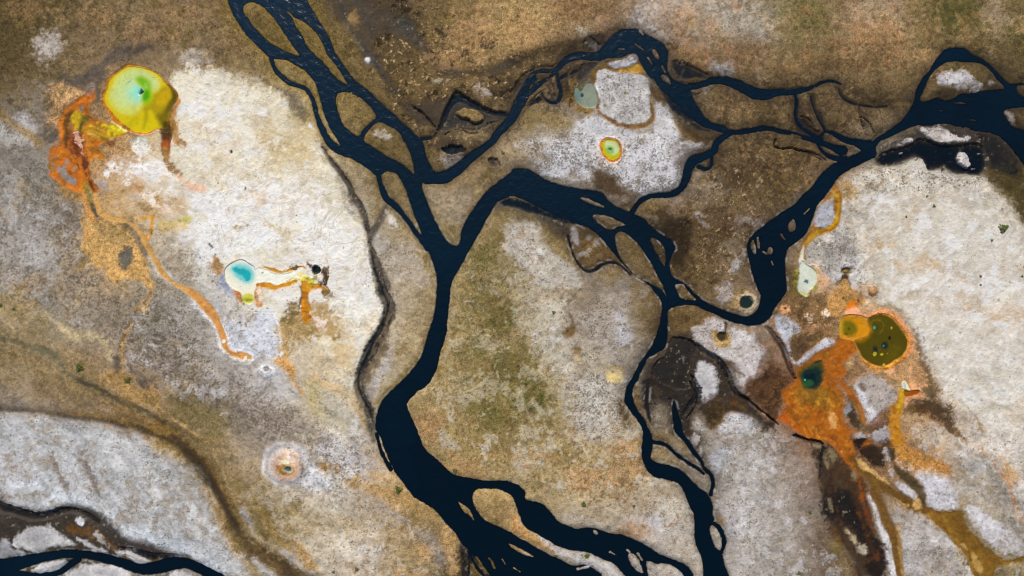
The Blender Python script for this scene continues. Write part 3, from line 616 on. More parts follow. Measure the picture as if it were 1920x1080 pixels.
GRY2 = 'p 220,600 300,560 370,640 420,720 500,700 560,790 660,850 720,930 640,890 520,830 480,810 420,800 330,720 240,700'
P('5e5448', 14, 20, GRY2, .7, clump=(6, .10))
P('b8b6b8', 14, 20, GRY2, .6, clump=(24, .10))
PLN = 'p 360,190 430,130 500,170 560,260 640,330 690,440 720,580 700,650 620,600 560,480 440,470 380,420 350,300'
P('eceae8', 14, 20, 'p 380,320 640,360 690,440 715,580 690,630 600,600 620,500 440,460 390,430', .85, clump=(24, .02))
P('f2f0ee', 10, 16, 'p 440,350 600,380 680,470 700,560 560,480 440,460', .8, clump=(25, .10))
P('b39c78', 14, 20, PLN, .5, clump=(25, .12))
P('a3957c', 14, 20, PLN, .5, clump=(13, .22))
P('e6e0d6', 14, 20, PLN, .6, clump=(12, .10))
P('f0eeec', 8, 14, 'p 200,300 300,280 340,340 330,400 260,370', .8, clump=(24, .06))
NET = 'p 860,-40 1960,-40 1960,80 1900,110 1780,90 1700,170 1560,150 1400,150 1300,130 1210,60 1120,70 1000,110 840,120'
P('b07c4a', 24, 20, NET, .40, clump=(24, .10))
P('6b5230', 24, 20, NET, .55, clump=(12, .12))
P('b49c80', 24, 20, NET, .5, clump=(25, .14))
P('55471f', 24, 20, NET, .45, clump=(6, .25))
MID = 'p 1340,170 1480,130 1700,160 1640,260 1560,330 1420,440 1400,520 1300,560 1280,440 1210,370 1330,290 1330,230'
P('46361e', 18, 20, MID, .6, clump=(24, .08))
P('a07a42', 18, 20, MID, .5, clump=(6, .25))
P('8d6236', 18, 20, MID, .45, clump=(13, .18))
P('b0a292', 18, 20, MID, .4, clump=(12, .30))
P('3e3220', 18, 20, 'p 560,40 760,20 960,100 1100,110 1180,110 1060,200 900,280 800,300 700,160', .5, clump=(24, .12))
P('a8824a', 18, 20, 'p 560,40 760,20 960,100 1060,110 960,200 860,280 800,300 700,160', .55, clump=(6, .25))
LOW = 'p 740,720 800,830 1000,900 1200,960 1320,1060 1330,920 1240,800 1200,700 1100,780 1060,800 900,820'
P('8a693a', 18, 20, LOW, .6, clump=(6, .15))
P('bdb8ae', 18, 20, LOW, .5, clump=(24, .12))
SWD = 'p 480,900 560,830 700,900 840,1000 860,1100 600,1100 500,1000'
P('86693c', 18, 20, SWD, .6, clump=(6, .18))
P('c8c4ba', 18, 20, SWD, .55, clump=(24, .10))
P('8d7a5a', 18, 20, SWD, .4, clump=(13, .2))
SEG = 'p 1330,800 1460,790 1530,900 1600,1060 1560,1100 1360,1100 1345,960'
P('867c6c', 18, 20, SEG, .6, clump=(12, .12))
P('c4c2c4', 18, 20, SEG, .6, clump=(24, .08))
P('8c7048', 18, 20, SEG, .4, clump=(6, .30))
PLE = 'p 1600,320 1740,290 1860,340 1930,440 1930,1000 1850,920 1740,700 1720,590 1600,560 1520,480 1580,400'
P('d2cec8', 18, 20, PLE, .6, clump=(24, .06))
P('b39a76', 18, 20, PLE, .40, clump=(25, .18))
P('9c8c70', 18, 20, PLE, .40, clump=(6, .32))
P('dddbd8', 18, 20, PLE, .5, clump=(12, .18))
SES = 'p 1680,780 1800,800 1930,960 1930,1100 1700,1100 1660,900'
P('7c5c34', 8, 14, 't32 60,100 300,60 480,60 560,160 530,300 480,520 400,380 240,560 160,450 100,300', .7, clump=(12, .05))
P('3e2a18', 8, 14, 't32 150,150 400,60 530,300 480,400 260,560 180,560 160,300', .6, clump=(13, .12))
P('d4a884', 8, 14, 't32 100,60 460,80 500,300 300,300 120,220', .8, clump=(6, .36))
P('2e1c10', 8, 14, 't22 1720,720 1850,660 1900,560 t32 60,600 140,700 90,850 0,980 t22 1850,880', .6, clump=(12, .05))
P('9a6430', 8, 14, 't22 1720,720 1850,660 1900,560 t32 60,600 140,700 90,850 0,980 t22 1850,880', .6, clump=(6, .25))
P('352618', 6, 8, 't33 560,-30 640,20 620,60 720,80 780,60 860,140 880,270 800,220 700,150 610,80', .8, tex=(.5, 0, .3))
P('7a4a1c', 6, 10, 't32 880,880 960,960 900,1090 780,1090 700,1060 760,1020', .7)
P('54391e', 6, 10, 't33 760,-30 920,-30 900,60 940,150 960,260 880,180 820,80', .8)
E('a8a4a4', 3, 10, 't33 850,20,50,40 690,30,50,14 900,180,26,36', .9, rough=5)
S('8a5a20', 4, 8, 't32 1060,880,30 1200,920,40 1300,1000,40', .6, rough=5)
S('5a4228', 5, 9, 't32 1080,830,24 1180,880,36 1280,920,44 1350,1000,36 1400,1090,26 t33 1460,60,14', .75, rough=6)
S('b07a3e', 3, 8, 't33 1000,60,30 1080,160,40 1200,210,34 1340,280,26', .7, rough=5)
# pale straw and salt dots, one tuft each
DOT = 'p 640,-20 800,-20 960,110 1100,120 1200,200 1060,210 980,180 900,300 800,320 760,240 690,140'
P('c2a26a', 18, 20, DOT, .4, clump=(6, .30, .22))
P('cfc6b4', 18, 20, DOT, .6, clump=(6, .44, .15))
P('b58f56', 18, 20, MID, .4, clump=(6, .28, .3))
P('b9b2a8', 18, 20, 'p 1300,330 1440,300 1440,420 1400,520 1320,540 1280,440', .5, clump=(6, .36, .2))
P('2e2517', 18, 20, DOT, .9, clump=(13, .16))
P('33281a', 18, 20, MID, .7, clump=(13, .2))
P('8a6a34', 18, 20, 'p 480,10 560,40 640,130 700,240 780,320 740,330 640,230 560,150 500,70', .9, clump=(6, .12))
P('5a4a1e', 18, 20, 'p 480,10 560,40 640,130 700,240 780,320 740,330 640,230 560,150 500,70', .9, clump=(12, .1))
P('4a3a22', 10, 12, 'p 1290,230 1400,240 1560,320 1480,350 1380,330 1300,300', .5, clump=(13, .0))
P('3a2d1b', 14, 14, 'p 1210,380 1290,400 1300,470 1270,520 1230,460', .7)
P('3a2d1b', 14, 14, 'p 1060,390 1110,400 1150,440 1100,450 1070,430', .5)
S('4a3c24', 5, 6, 't02 0,905,14 300,925,14 560,965,16 760,985,16 960,1030,18 1160,1070,20 t03 1260,40,18 1370,110,18 1480,230,20', .7)
S('8f6c34', 4, 7, 't02 520,930,10 800,960,14 1040,1010,16 1240,1070,18 t03 1380,60,16 1520,180,16 1620,320,16 1700,470,16 1780,620,14 1860,760,14', .75)
S('8f6c34', 4, 7, 't02 760,860,12 960,920,14 1160,1000,16 1340,1090,16', .7)
S('4a3c28', 5, 6, 't03 1300,20,12 1440,130,18 1560,290,20 1640,430,20 1720,590,20 1800,730,16', .75)
S('55452a', 4, 6, 't02 600,690,10 760,760,12 920,840,14 1080,910,16 1240,1000,16', .6)
S('a5803c', 4, 8, 't13 20,560,14 100,680,16 180,800,16 280,900,16 380,1010,16', .6)
S('5a4930', 4, 6, 't13 -40,780,14 60,880,18 180,980,20 320,1080,20', .7)
S('96805a', 6, 10, 't02 -40,480,16 160,520,18 320,600,16 460,720,16 640,800,14', .5)
S('7c6f62', 4, 8, 't03 380,170,10 440,260,12 490,360,12 540,480,10', .6)
S('7c6f62', 4, 8, 't03 600,120,16 660,240,22 710,350,16 760,470,12', .55)
S('3c2412', 3, 6, 't33 420,90,10 470,260,14 480,460,12 520,640,14 560,820,12', .7)
S('4a2a10', 3, 6, 't33 560,200,12 620,380,16 660,560,16 720,720,16 780,900,14', .7)
S('8a4a12', 3, 6, 't33 640,260,10 690,400,14 700,520,12', .8)
S('6a4a20', 3, 6, 't33 470,700,8 540,820,10 590,940,10 640,1080,12', .6)
P('30271d', 9, 10, 't22 970,690 1200,660 1380,700 1405,860 1340,980 1260,1090 1225,1090 1215,960 1180,880 1100,850 1045,900 1025,1000 985,900', .85, tex=MUD)
P('3a2b1b', 8, 12, 't22 1380,900 1450,850 1560,800 1700,820 1920,990 1960,1040 1900,1060 1750,940 1620,920 1540,980 1460,1050 1400,960', .7)
P('6f552c', 5, 10, 't22 1480,880 1560,840 1660,860 1600,930 1500,960', .8, clump=(6, .0))
P('33271b', 7, 9, 't22 1240,1030 1340,1010 1460,1100 t23 1460,200 1430,300 1380,190 1300,60 1250,20', .7)
E('a8a29e', 3, 6, 't23 1370,60,40,60 1420,130,24,40', .8)
P('3d2c1a', 8, 10, 't22 1560,540 1660,600 1720,760 1760,820 1640,760 1590,680', .7)
# ------------------------------------------------------------------ hot springs, their mats and runoff
BIG = 'a 620,140 700,130 860,140 960,160 1100,200 1190,260 1300,295 1350,340 1390,440 1480,490 1570,580 1640,660 1690,740 1710,820 1660,920 1560,1000 1530,1070 t00 1278,880 1285,940 1290,990 1240,1000 1210,975 1170,978 1130,1010 1060,1014 1000,994 940,985 900,950 855,915 838,870 a 210,1000 150,850 160,740 230,620 260,460 330,350 480,250 560,190'
P('cf7d16', 1.6, 1.5, BIG, rough=1)                                  # orange rim, then the pool inside it
MATW = 't00 460,1090 462,960 472,860 500,800 580,755 650,715 700,640 725,690 715,740 665,790 680,850 740,900 830,925 880,950 950,1000 880,1030 800,1060 t00 760,1085 t01 740,40 800,100 760,112 695,90 670,170 690,250 742,340 728,385 700,370 640,290 632,360 560,335 490,310 420,270 385,230 375,120 390,20'
P('b0640e', 3, 4, MATW, tex=MAT)
P('8b5a10', 5, 5, 'b 380,700 360,600 420,480 560,440 500,560 480,700 460,850 480,1000 380,1090 340,900', .9, tex=MAT)
P('a8860c', 5, 5, 'b 540,480 660,460 800,520 700,620 650,760 640,860 560,840 530,700 520,580', .9, tex=MAT)
P('7c6a0c', 5, 4, 'b 700,540 800,520 900,610 940,650 760,640 700,760 660,860 640,760 650,600', .85, tex=MAT)
P('b98a14', 4, 5, 'b 720,760 820,690 960,680 1100,640 1220,680 1290,660 1380,750 1450,800 1340,850 1250,910 1100,960 980,880 850,840 740,860', .95, tex=MAT)
P('c9b40e', 5, 4, 'b 920,640 1080,640 1220,690 1400,790 1300,880 1160,900 1100,820 1180,760 1020,760', .8, tex=MAT)
P('d6c410', 3, 2, 'b 1180,720 1260,680 1380,760 1480,810 1380,830 1280,800', .9, tex=MAT)
S('f0e89a', 2, 2, 'b 1220,650,8 1320,700,12 1380,760,12 1450,790,10', .9, tex=MAT)
S('6c620e', 2.5, 3, 'b 900,860,14 1010,900,24 1120,960,40', .8, tex=MAT)
S('e0a878', 1.5, 3, 'b 700,500,5 800,490,6 880,560,8 920,600,7', .8)
S('d8a45a', 1.5, 3, 'b 900,720,5 1020,790,6 1080,830,5 1180,800,4', .7)
S('d8a45a', 1.5, 3, 'b 820,860,5 900,850,6 1000,910,5', .7)
E('70403c', 2.5, 3, 'b 1180,1010,70,42 820,560,40,26', .8)
E('76726e', 1.5, 2, 'b 680,410,42,46', .95)
E('6e6a68', 2, 4, 'b 525,700,14,26 525,800,16,40 550,850,14,30', .7)
P('b8902a', 3, 5, 'c 640,30 760,30 780,80 680,90', .7)
P('a66a1c', 3, 6, 'c 780,120 900,190 1000,100 950,60 880,170', .5)
P('6a320a', 6, 8, 'c 280,100 340,-60 400,-60 440,200 480,330 420,330 380,200', .6, tex=MAT)
P('783812', 5, 8, 'c 420,0 560,0 580,200 580,340 620,500 740,740 700,800 640,700 560,560 520,500 430,330', .8, tex=MAT)
S('c8886a', 2, 10, 'c 470,60,40 520,200,46 560,270,30 540,400,22', .75, rough=5, tex=(1, .0, .2))
S('b8751c', 3, 5, 'c 560,60,30 640,200,50 740,280,40 830,330,22', .9, tex=MAT)
S('a66018', 2.5, 3, 'c 590,560,30 650,650,34 710,760,28', .9, tex=MAT)
E('8a877f', 2, 4, 'c 330,370,24,30 440,465,26,30 290,440,18,16 385,430,16,14', .9)
P('8d8986', 2.5, 4, 'c 210,440 240,420 300,520 400,590 460,650 440,690 370,670 290,640 220,550')
P('8d7c40', 5, 8, 'c 580,650 640,760 680,860 720,960 680,1000 600,900 560,780', .8)
P('a88348', 6, 10, 'c 200,660 330,720 480,760 560,860 600,960 500,900 350,830 230,740', .85)
P('b4620e', 3, 5, 'c 110,200 200,170 300,120 420,120 520,300 600,330 640,420 600,520 560,620 540,740 480,760 400,700 300,680 180,600 120,480 100,330', .9, tex=MAT)
P('c47a1c', 3, 6, 'c 560,180 640,200 740,280 840,340 780,350 680,330 620,420 600,300', .85, tex=MAT)
P('8e4a0c', 3, 5, 'c 260,180 420,140 460,330 500,480 420,440 330,330', .7, tex=MAT)
P('85817a', 2, 5, 'c 205,440 240,420 270,480 340,560 420,610 450,670 420,690 330,640 250,570 210,520', .95, rough=5)
E('85817a', 2, 4, 'c 330,370,24,30 440,465,24,28 290,440,18,16 180,320,20,14 160,420,14,20', .85)
P('7a6a3a', 3, 8, 'c 120,260 170,240 190,420 160,560 120,500', .6)
P('8a8078', 5, 4, 'b 760,-20 940,-20 900,120 820,200 760,180', .9)
P('a0622a', 5, 4, 'b 780,120 900,90 900,200 800,240', .7)
P('5e3c0c', 3, 5, 'b 390,640 380,560 440,470 540,420 520,520 470,640 450,800 470,960 440,1080 370,1080 380,900', .85, tex=MAT)
P('cf7414', 2.5, 4, 'b 300,620 340,500 380,560 350,700 370,860 340,980 290,760', .9, tex=MAT)
P('c96e12', 3, 5, 'b 580,330 620,230 740,210 860,190 840,270 740,330 640,340', .9, tex=MAT)
P('b8980e', 2.5, 5, 'b 520,520 600,460 680,500 640,620 640,760 600,800 560,700 530,620', .9, tex=MAT)
S('4e4a10', 2, 1.5, 'b 800,560,10 720,620,16 680,700,18 650,800,14 670,900,12 700,1000,12 720,1080,10', .9, tex=MAT)
P('6a5e0c', 2.5, 2, 'b 700,540 780,510 860,580 920,640 820,620 740,640 690,640', .9, tex=MAT)
S('5a1e12', 2, 2, 'b 790,520,14 840,560,16 880,600,10', .85)
S('d8b020', 2, 2, 'b 760,740,12 880,690,14 1000,740,14 1100,820,10', .8, tex=MAT)
S('8a6a0c', 2, 2, 'b 740,800,10 860,740,12 980,800,12 1080,860,10', .8, tex=MAT)
P('5a2408', 3, 5, 'c 400,40 470,80 500,240 530,330 440,320 390,240 370,120', .8, tex=MAT)
P('4e1c08', 2.5, 4, 'c 520,300 590,310 610,420 580,500 620,600 700,720 690,780 640,680 560,520 520,420', .85, tex=MAT)
S('cf9c84', 1, 8, 'c 470,30,26 510,180,34 560,260,26', .95, rough=5, tex=(1, .0, .1))
S('c87414', 2, 5, 'c 300,240,30 380,300,30 480,420,24 540,600,20 530,720,18 560,860,12', .6, tex=MAT, rough=5)
S('c06c14', 2, 4, 'c 120,560,20 200,620,18 330,690,16 460,750,18 540,800,14', .9, tex=MAT)
S('6a300a', 2, 4, 'c 360,60,14 380,200,18 440,330,20 500,480,16', .8, tex=MAT)
S('b8760f', 2, 4, 'c 200,120,14 260,240,18 220,360,14', .8, tex=MAT)
S('8c7a1c', 2, 4, 'c 560,640,14 620,760,16 640,880,12', .8)
# tan fan of silt below the mat, with its grey bald spot
FAN = 't01 620,540 690,565 780,575 880,565 940,600 1000,640 1015,700 1045,760 1095,850 1130,960 1168,1050 1130,1085 1040,1030 960,1000 870,1020 810,970 800,930 750,950 690,890 660,830 630,800 645,700'
P('c49a5a', 3.5, 6, FAN, rough=4)
P('a38758', 14, 22, 't01 700,580 900,570 1000,680 960,760 840,760 720,700', .8)
P('d6a560', 8, 10, 't01 820,930 980,960 1080,900 1120,1000 1140,1050 980,990 860,1000', .8)
P('e0ac60', 5, 6, 't01 980,760 1040,800 1060,860 1020,880 1010,800', .8)
HOLE = 't01 880,830 920,790 980,765 1010,820 1022,880 960,960 920,940 878,895'
P('6f6a60', 4, 8, HOLE, rough=4)
S('c98a4a', 2, 2, 't01 655,640,12 670,700,10', .9)
S('55504c', 3, 4, 't01 700,480,18 740,540,14', .8)
# long tan runoff channel
RUN = 't01 720,380,15 740,460,18 770,530,20 850,560,18 930,570,14 1000,600,14 1060,670,18 1110,750,18 1150,840,20 1210,930,22 1260,1010,17 1340,1060,14 1400,1088,22 t02 1480,60,34 1560,140,38 1615,215,33 1650,290,22 1680,380,26 1710,470,16 1760,505,12 1820,500,28 1880,518,16'
S('6e6862', 4, 5, 't01 920,600,24 1000,650,26 1060,740,24 1110,840,20', .6)
S('dfe0e2', 4, 6, 't02 1480,100,32 1570,170,44 1640,260,40 1680,380,46 1720,480,34 1800,500,44 1880,520,30', .85)
S('c8c4bc', 3, 4, 't01 1150,850,32 1220,950,34 1280,1030,28', .6)
S('c99a58', 2, 2, RUN, tex=(.4, 0, .2))
S('cb8c4c', 3, 3, 't02 1440,30,20 1560,140,30 1650,290,18 1690,400,18 1760,505,8 1820,500,22', .8)
S('c98e46', 2, 2.5, 't01 630,370,12 660,470,15 690,540,20 720,570,14', .95)
S('d79a2c', 2, 2, 't01 1010,575,12 1080,560,14 1160,545,12', .95)
S('cd8d2c', 2, 2, 't01 1155,550,8 1150,640,9 1140,690,10 1105,715,8', .95)
E('eceae6', 1, 1, 't02 1685,398,14,14 1848,518,9,9', .9)
# brown outflow on the east side of the big spring
OUT = 't00 1240,950,34 1255,1010,36 1258,1065,36 t01 1250,30,34 1240,70,30'
S('5c2a10', 3, 3, OUT, tex=MAT)
E('a8500e', 4, 4, 'c 1640,150,60,60', .95, tex=MAT)
S('987038', 3, 4, 'c 1630,230,50 1640,330,55 1700,430,55 1740,500,50 1830,545,35', .9)
S('d8b49c', 4, 6, 'c 1800,560,22 1880,640,26 t01 1420,320,30 1500,330,24 1550,350,12', .9)
P('c07a26', 3, 5, 't00 1350,740 1355,790 1310,830 1300,900 1330,980 1300,1010 1285,900 1285,850 1320,800', .85)
# the big pool's own floor
P('c9b400', 2, 1, 'a 640,165 860,175 1100,225 1320,330 1400,470 1560,610 1670,760 1680,830 1540,980 t00 1270,880 1270,960 1200,960 1120,995 1050,1000 980,975 a 250,1010 190,850 190,760 260,630 290,470 360,370 500,270', rough=1, tex=(.1, 0, 1))
P('c4c458', 6, 1, 'a 245,800 310,640 390,440 470,320 640,225 860,180 1110,270 1290,390 1345,520 1310,650 1200,705 1130,690 1010,720 1000,930 t00 1080,810 1030,860 960,870 900,850 840,800', rough=1)
P('bccb80', 8, 1, 'a 330,800 420,560 520,380 680,270 860,230 1080,300 1230,410 1290,530 1260,640 1180,670 1100,640 1000,700 960,900 900,980 700,1020 500,1000', rough=1)
P('b4d2a0', 9, 1, 'a 560,760 620,560 760,460 900,420 980,600 960,860 800,920 640,880', .8)
P('a69000', 6, 1, 'a 1340,600 1440,540 1570,660 1560,860 1500,1080 t00 1180,900 1150,830 1100,830 a 980,1060 1020,930 1160,860 1170,730 1290,690', rough=1)
P('c8a000', 5, 1, 'a 1400,640 1480,620 1540,720 1540,820 1440,940 1300,980 1230,900 1300,780', .7)
P('5f4c00', 4, 1, 'a 1450,500 1560,590 1690,760 1695,850 1560,1000 1520,1070 1440,1080 1500,940 1580,800 1550,660', rough=1)
P('6a5a04', 7, 2, 't00 1180,880 1225,850 1260,800 1290,760 1310,790 1280,860 1284,960 1288,1010 1245,1010 1215,960', .9)
P('4c3006', 4, 2, 't00 1225,930 1260,910 1282,940 1288,1000 1270,1030 1240,1020', .8)
P('c4b408', 4, 1, 't00 880,860 1000,890 1100,850 1140,900 1160,970 1100,1000 1000,970 920,930', .5)
P('9a8a04', 4, 1, 't00 1100,810 1130,860 1090,960 1075,980 1085,900', .7)
P('98d4b0', 6, 1, 'a 680,640 780,560 880,560 980,680 970,760 980,900 900,930 780,860 690,760', .85)
P('a3b81c', 7, 1, 'a 790,440 870,360 1010,370 1120,460 1160,580 1180,740 1190,860 1100,980 1000,960 950,860 980,740 980,660 910,580 840,520', .75)
P('74b010', 6, 1, 'a 820,440 880,385 1000,390 1095,470 1130,560 1135,680 1160,790 1130,890 1020,930 960,850 985,760 1000,660 930,560 880,500', rough=1)
P('a8c868', 4, 1, 'a 1000,500 1060,520 1080,600 1040,640 1000,580', .6)
P('4c9a04', 4, 1, 'a 985,690 1060,650 1130,720 1130,830 1010,880 970,820', .9)
E('84d0be', 4, 1, 'a 865,690,75,110', .8)
BVENT = 'a 890,735 915,680 930,620 955,665 1000,690 955,710 930,750'
P('0a3c50', 1, .5, BVENT, rough=.5)
S('6f9a8c', 1, 1, 'a 600,545,6 660,500,6 740,455,6 800,410,6', .8)
# teal spring with its milky arm
TEAL = 'd 165,290 200,225 280,170 360,130 440,128 520,190 600,235 600,330 620,440 590,540 580,640 585,690 540,750 500,750 430,705 405,580 300,550 215,475 172,380'
ARM = 'd 600,232 690,245 770,270 880,315 960,322 1090,310 1150,270 1240,225 1300,250 1330,330 1390,330 1440,380 1440,450 1340,520 1250,470 1180,400 1100,420 1000,450 880,490 820,440 700,445 615,450 580,340'
P('8790a4', 9, 8, 'd 80,330 180,300 250,500 330,620 240,620 120,520', .8)
P('c07a34', 3, 4, 'd 290,540 400,580 430,700 420,740 370,670 310,640', .9)
P('b07c34', 3, 5, 'd 20,60 110,180 140,330 60,350 0,260', .6, rough=4)
S('c48618', 2, 2.5, 'd 610,480,26 700,470,40 800,485,42 840,520,30 900,500,38 1000,480,38 1100,450,36 1170,430,28', tex=MAT)
S('c98c1c', 2, 2.5, 'd 730,250,20 800,268,28 870,288,32 960,308,18 1090,296,24 1160,250,32 1250,210,34 1310,255,30', tex=MAT)
P('c58a50', 3, 5, 'd 560,600 600,500 660,480 680,620 640,720 700,740 730,790 600,780 590,680', .8, rough=4)
P('efe2d4', 1.5, 4, 'd 620,520 660,500 660,600 680,690 640,700 620,620', .8)
P('e4e0cc', 1.2, .6, TEAL, rough=.8, tex=(.1, 0, .9))
P('efe9d8', 2, 1, ARM, rough=1, tex=(.15, 0, .6))
P('c8bc14', 3, 2, 'd 1020,430 1160,370 1260,400 1300,330 1400,370 1440,380 1440,450 1340,510 1240,450 1180,395 1080,420', .9, tex=MAT)
P('d9c63c', 2, 2, 'd 1180,310 1260,280 1330,330 1290,420 1200,380', .6)
P('b8ccc0', 4, 1, 'd 240,240 330,150 480,170 590,260 590,400 500,460 330,410', .6)
TVENT = 'd 280,260 320,230 400,255 440,240 520,290 545,340 530,390 470,440 430,370 340,330 285,300'
P('9ccfc8', 5, 2, 'd 215,270 310,175 460,175 590,270 600,400 480,490 320,400', .8)
P('5fbcbc', 4, 2, 'd 250,260 320,200 450,200 560,280 570,380 480,450 340,380', .8)
P('14a0a6', 1.8, 2, TVENT, .95)
E('2c6c64', 1, 1, 'd 700,320,16,10', .7)
E('c6c23c', 2.5, 1, 'd 500,665,80,78', .95)
E('77841c', 2, 1.5, 'd 500,690,50,22', .8)
S('5b4630', 2.5, 6, 'd 1130,260,16 1240,180,20 1300,165,18 1370,215,26', .9, rough=4)
S('6a5034', 2.5, 8, 'd 1590,280,24 1570,370,44 1520,450,34 1560,500,22', .9, rough=5)
E('efe6de', 2, 4, 'd 1320,260,40,30 1530,390,24,40 1420,350,30,18', .8)
HVENT = 'd 1395,260 1410,215 1460,205 1500,235 1520,275 1490,315 1430,328 1400,300'
P('0e2218', 1, 1.5, HVENT, .98, tex=(.1, 0, .8))
P('6c6a08', 1.5, 3, 'd 1400,330 1480,320 1470,400 1440,400', .7)
DOWN = 'd 1240,440 1330,500 1400,480 1500,455 1545,510 1440,545 1350,590 1340,680 1370,780 1400,830 1370,890 1425,980 1355,950 1340,1045 1310,1000 1270,1010 1275,900 1225,860 1270,640 1285,560'
S('4c3a20', 2, 4, 'd 1225,480,12 1265,580,16 1240,700,14 1215,800,14', .9)
S('c98008', 2, 3, 'd 1290,470,50 1310,600,46 1300,740,50 1310,860,54 1330,960,40', .95, tex=MAT)
S('c98008', 2, 3, 'd 1360,520,40 1470,500,36 1540,520,26', .95, tex=MAT)
P('c98008', 1.5, 3, DOWN, tex=MAT)
S('5a4426', 2, 5, 'd 1540,300,20 1600,340,26 1580,420,30 1520,470,20', .9)
S('5a4426', 2, 5, 'd 1160,230,14 1260,170,18 1360,190,22', .9)
P('a86a06', 2, 3, 'd 1290,720 1330,700 1330,1000 1300,980', .7, tex=MAT)
P('ddae28', 2, 3, 'd 1300,500 1400,490 1500,480 1420,540 1340,580', .7, tex=MAT)
P('e6ddd4', 4, 4, 'd 1340,640 1440,565 1530,550 1530,610 1440,660', .9)
E('60440e', 2, 3, 'd 1595,575,48,52', .9)
E('b8861c', 2, 2, 'd 1590,545,28,26', .8)
P('806a44', 4, 6, 'd 1560,620 1680,590 1740,620 1700,660 1600,650', .8)
P('a68c62', 8, 10, 'd 1360,700 1500,650 1660,720 1740,900 1640,960 1460,900 1400,820', .6)
P('e9d6cc', 2, 8, 'd 1420,900 1560,900 1640,1020 1560,1080 1440,1000', .7, rough=6)
# small round spring
E('d8cec8', 5, 4, 'p 1145,285,30,31', .85)
RND = 't20 655,1080 680,1045 735,1035 790,1050 t21 812,0 828,50 818,100 790,132 755,146 715,130 680,95 657,45'
P('d07d28', 1.5, 1, RND, rough=.6)
P('b8b404', 1.5, .8, 't20 672,1080 700,1052 735,1046 780,1060 t21 800,0 810,50 800,92 770,122 735,118 700,90 675,50', rough=.6, tex=(.1, 0, 1))
P('bccb9c', 2, .8, 't20 720,1060 770,1065 t21 800,20 800,60 760,90 730,75 700,40 690,-10', .9, rough=.6)
E('7da84a', 2, 1, 't21 735,45,30,30', .8)
RVENT = 't21 735,36,15,11'
E('26703c', .8, .5, RVENT, .95)
# grey-green spring by the square crust
GRY = 't20 462,665 485,650 520,690 545,632 600,618 642,700 645,790 605,815 535,812 482,765 465,710'
P('858d7c', 3, 1, GRY, rough=1, tex=(.15, 0, .8))
E('5c817c', 4, 2, 't20 495,725,26,40', .7)
P('6d6b22', 3, 2, 't20 490,630 540,630 515,690 505,690', .8)
GVENT = 't20 528,718,12,12'
E('1c3844', .8, .6, GVENT, .95)
# square crust and islet
P('b6b3b1', 1.8, 3, 't20 640,545 680,517 740,532 820,562 940,552 1010,580 1032,640 1028,760 1038,830 1032,910 960,922 880,935 800,920 720,880 662,840 652,790 650,700 622,640')
P('b0aeb2', 1.6, 2, 'h 770,285 880,260 1050,230 1160,200 1200,150 1300,140 1360,190 1350,260 1280,310 1150,360 930,402 850,350')
S('dcdadb', 1.2, 2, 'h 560,660,6 620,800,9 640,900,10 625,1060,8', .7)
E('7c7c20', 1.2, 1, 't20 845,700,10,10 692,800,14,12 1510,698,10,10', .9)
# mud cone with rings
E('c3beba', 5, 3, 'p 540,873,42,38', .7)
S('9f9b9c', 2, 2, 't13 90,290,8 95,170,8 160,110,9 250,95,8 330,130,8 370,220,8 360,300,8 290,370,9 200,380,8 120,340,8 90,290,8', .7)
S('c9c8cc', 2, 1.5, 't13 60,300,10 60,160,10 150,80,8 260,70,10 350,110,9 395,220,10', .6)
E('bb9f8c', 4, 5, 'p 541,872,26,28', .85)
E('d0b49c', 3, 5, 'p 545,866,18,20', .6)
P('d9cdb0', 2, 3, 't13 190,220 220,190 265,200 260,240 200,260', .95)
P('b9853a', 2, 3, 't13 165,270 180,240 230,230 300,250 300,290 260,315 210,300 180,280', .9)
P('c8bea0', 1.5, 1.5, 't13 215,270 240,240 285,250 285,285 240,295', .8)
MVENT = 't13 250,268,23,17'
E('3f6f7c', 1.5, 1, MVENT, .95)
E('ece8e4', 1.5, 2, 't13 262,170,10,16 300,210,14,9', .7)
# white sinter cone
E('dcdee2', 3, 4, 't12 92,620,48,46', .95)
E('8b8480', 1.5, 1.5, 't12 85,605,20,17', .95)
E('b7b4b2', 1, 1, 't12 82,606,8,8', .9)
# pale spring with a star-shaped vent, its yellow channel, the islet
CHAN = 't31 490,310,18 510,370,28 520,440,32 515,520,30 480,600,34 430,645,30 360,660,30 310,700,26 270,755,18 245,810,14 238,870,14'
S('9a6410', 2.5, 2, CHAN, tex=MAT)
S('9a6410', 2.5, 2, 't31 470,370,14 440,400,12 330,610,12 340,650,24', 1, tex=MAT)
S('b48a08', 2, 2, 't31 480,350,10 515,400,12 530,470,12 510,560,12 470,620,12 410,650,12 330,690,16 275,755,10', .9, tex=MAT)
S('9c8c10', 2, 2, 't31 500,380,6 530,450,7 520,540,7', .7, tex=MAT)
S('cfc9b4', 1.5, 1, 't31 262,770,8 246,820,10 240,880,16 t31 270,920,30', .95)
ISL9 = 't31 385,460 440,420 485,440 494,520 480,590 420,640 360,620 340,580 360,510'
P('a3a3aa', 1.8, 3, ISL9, rough=1.5)
P('93908e', 5, 6, 't31 400,540 470,520 460,590 380,590', .6)
P('7d6a24', 4, 5, 'e 280,300 380,290 400,600 300,640 250,520', .7)
P('d0a888', 3, 6, 'e 560,230 640,280 660,340 740,380 740,460 680,520 640,560 600,480', .7, rough=4)
S('dcc6ae', 1.5, 2, 'e 480,245,7 560,225,9 630,280,10 660,335,7', .8)
PALE = 'e 385,270 400,200 420,190 480,240 560,290 610,330 600,420 590,480 560,520 500,560 480,640 430,630 385,600 350,520 360,420 375,340'
P('c9cdbc', 2, 2, PALE, rough=1.2, tex=(.15, 0, .8))
P('a6a414', 2, 2.5, 'e 320,300 375,290 370,380 330,400', .9)
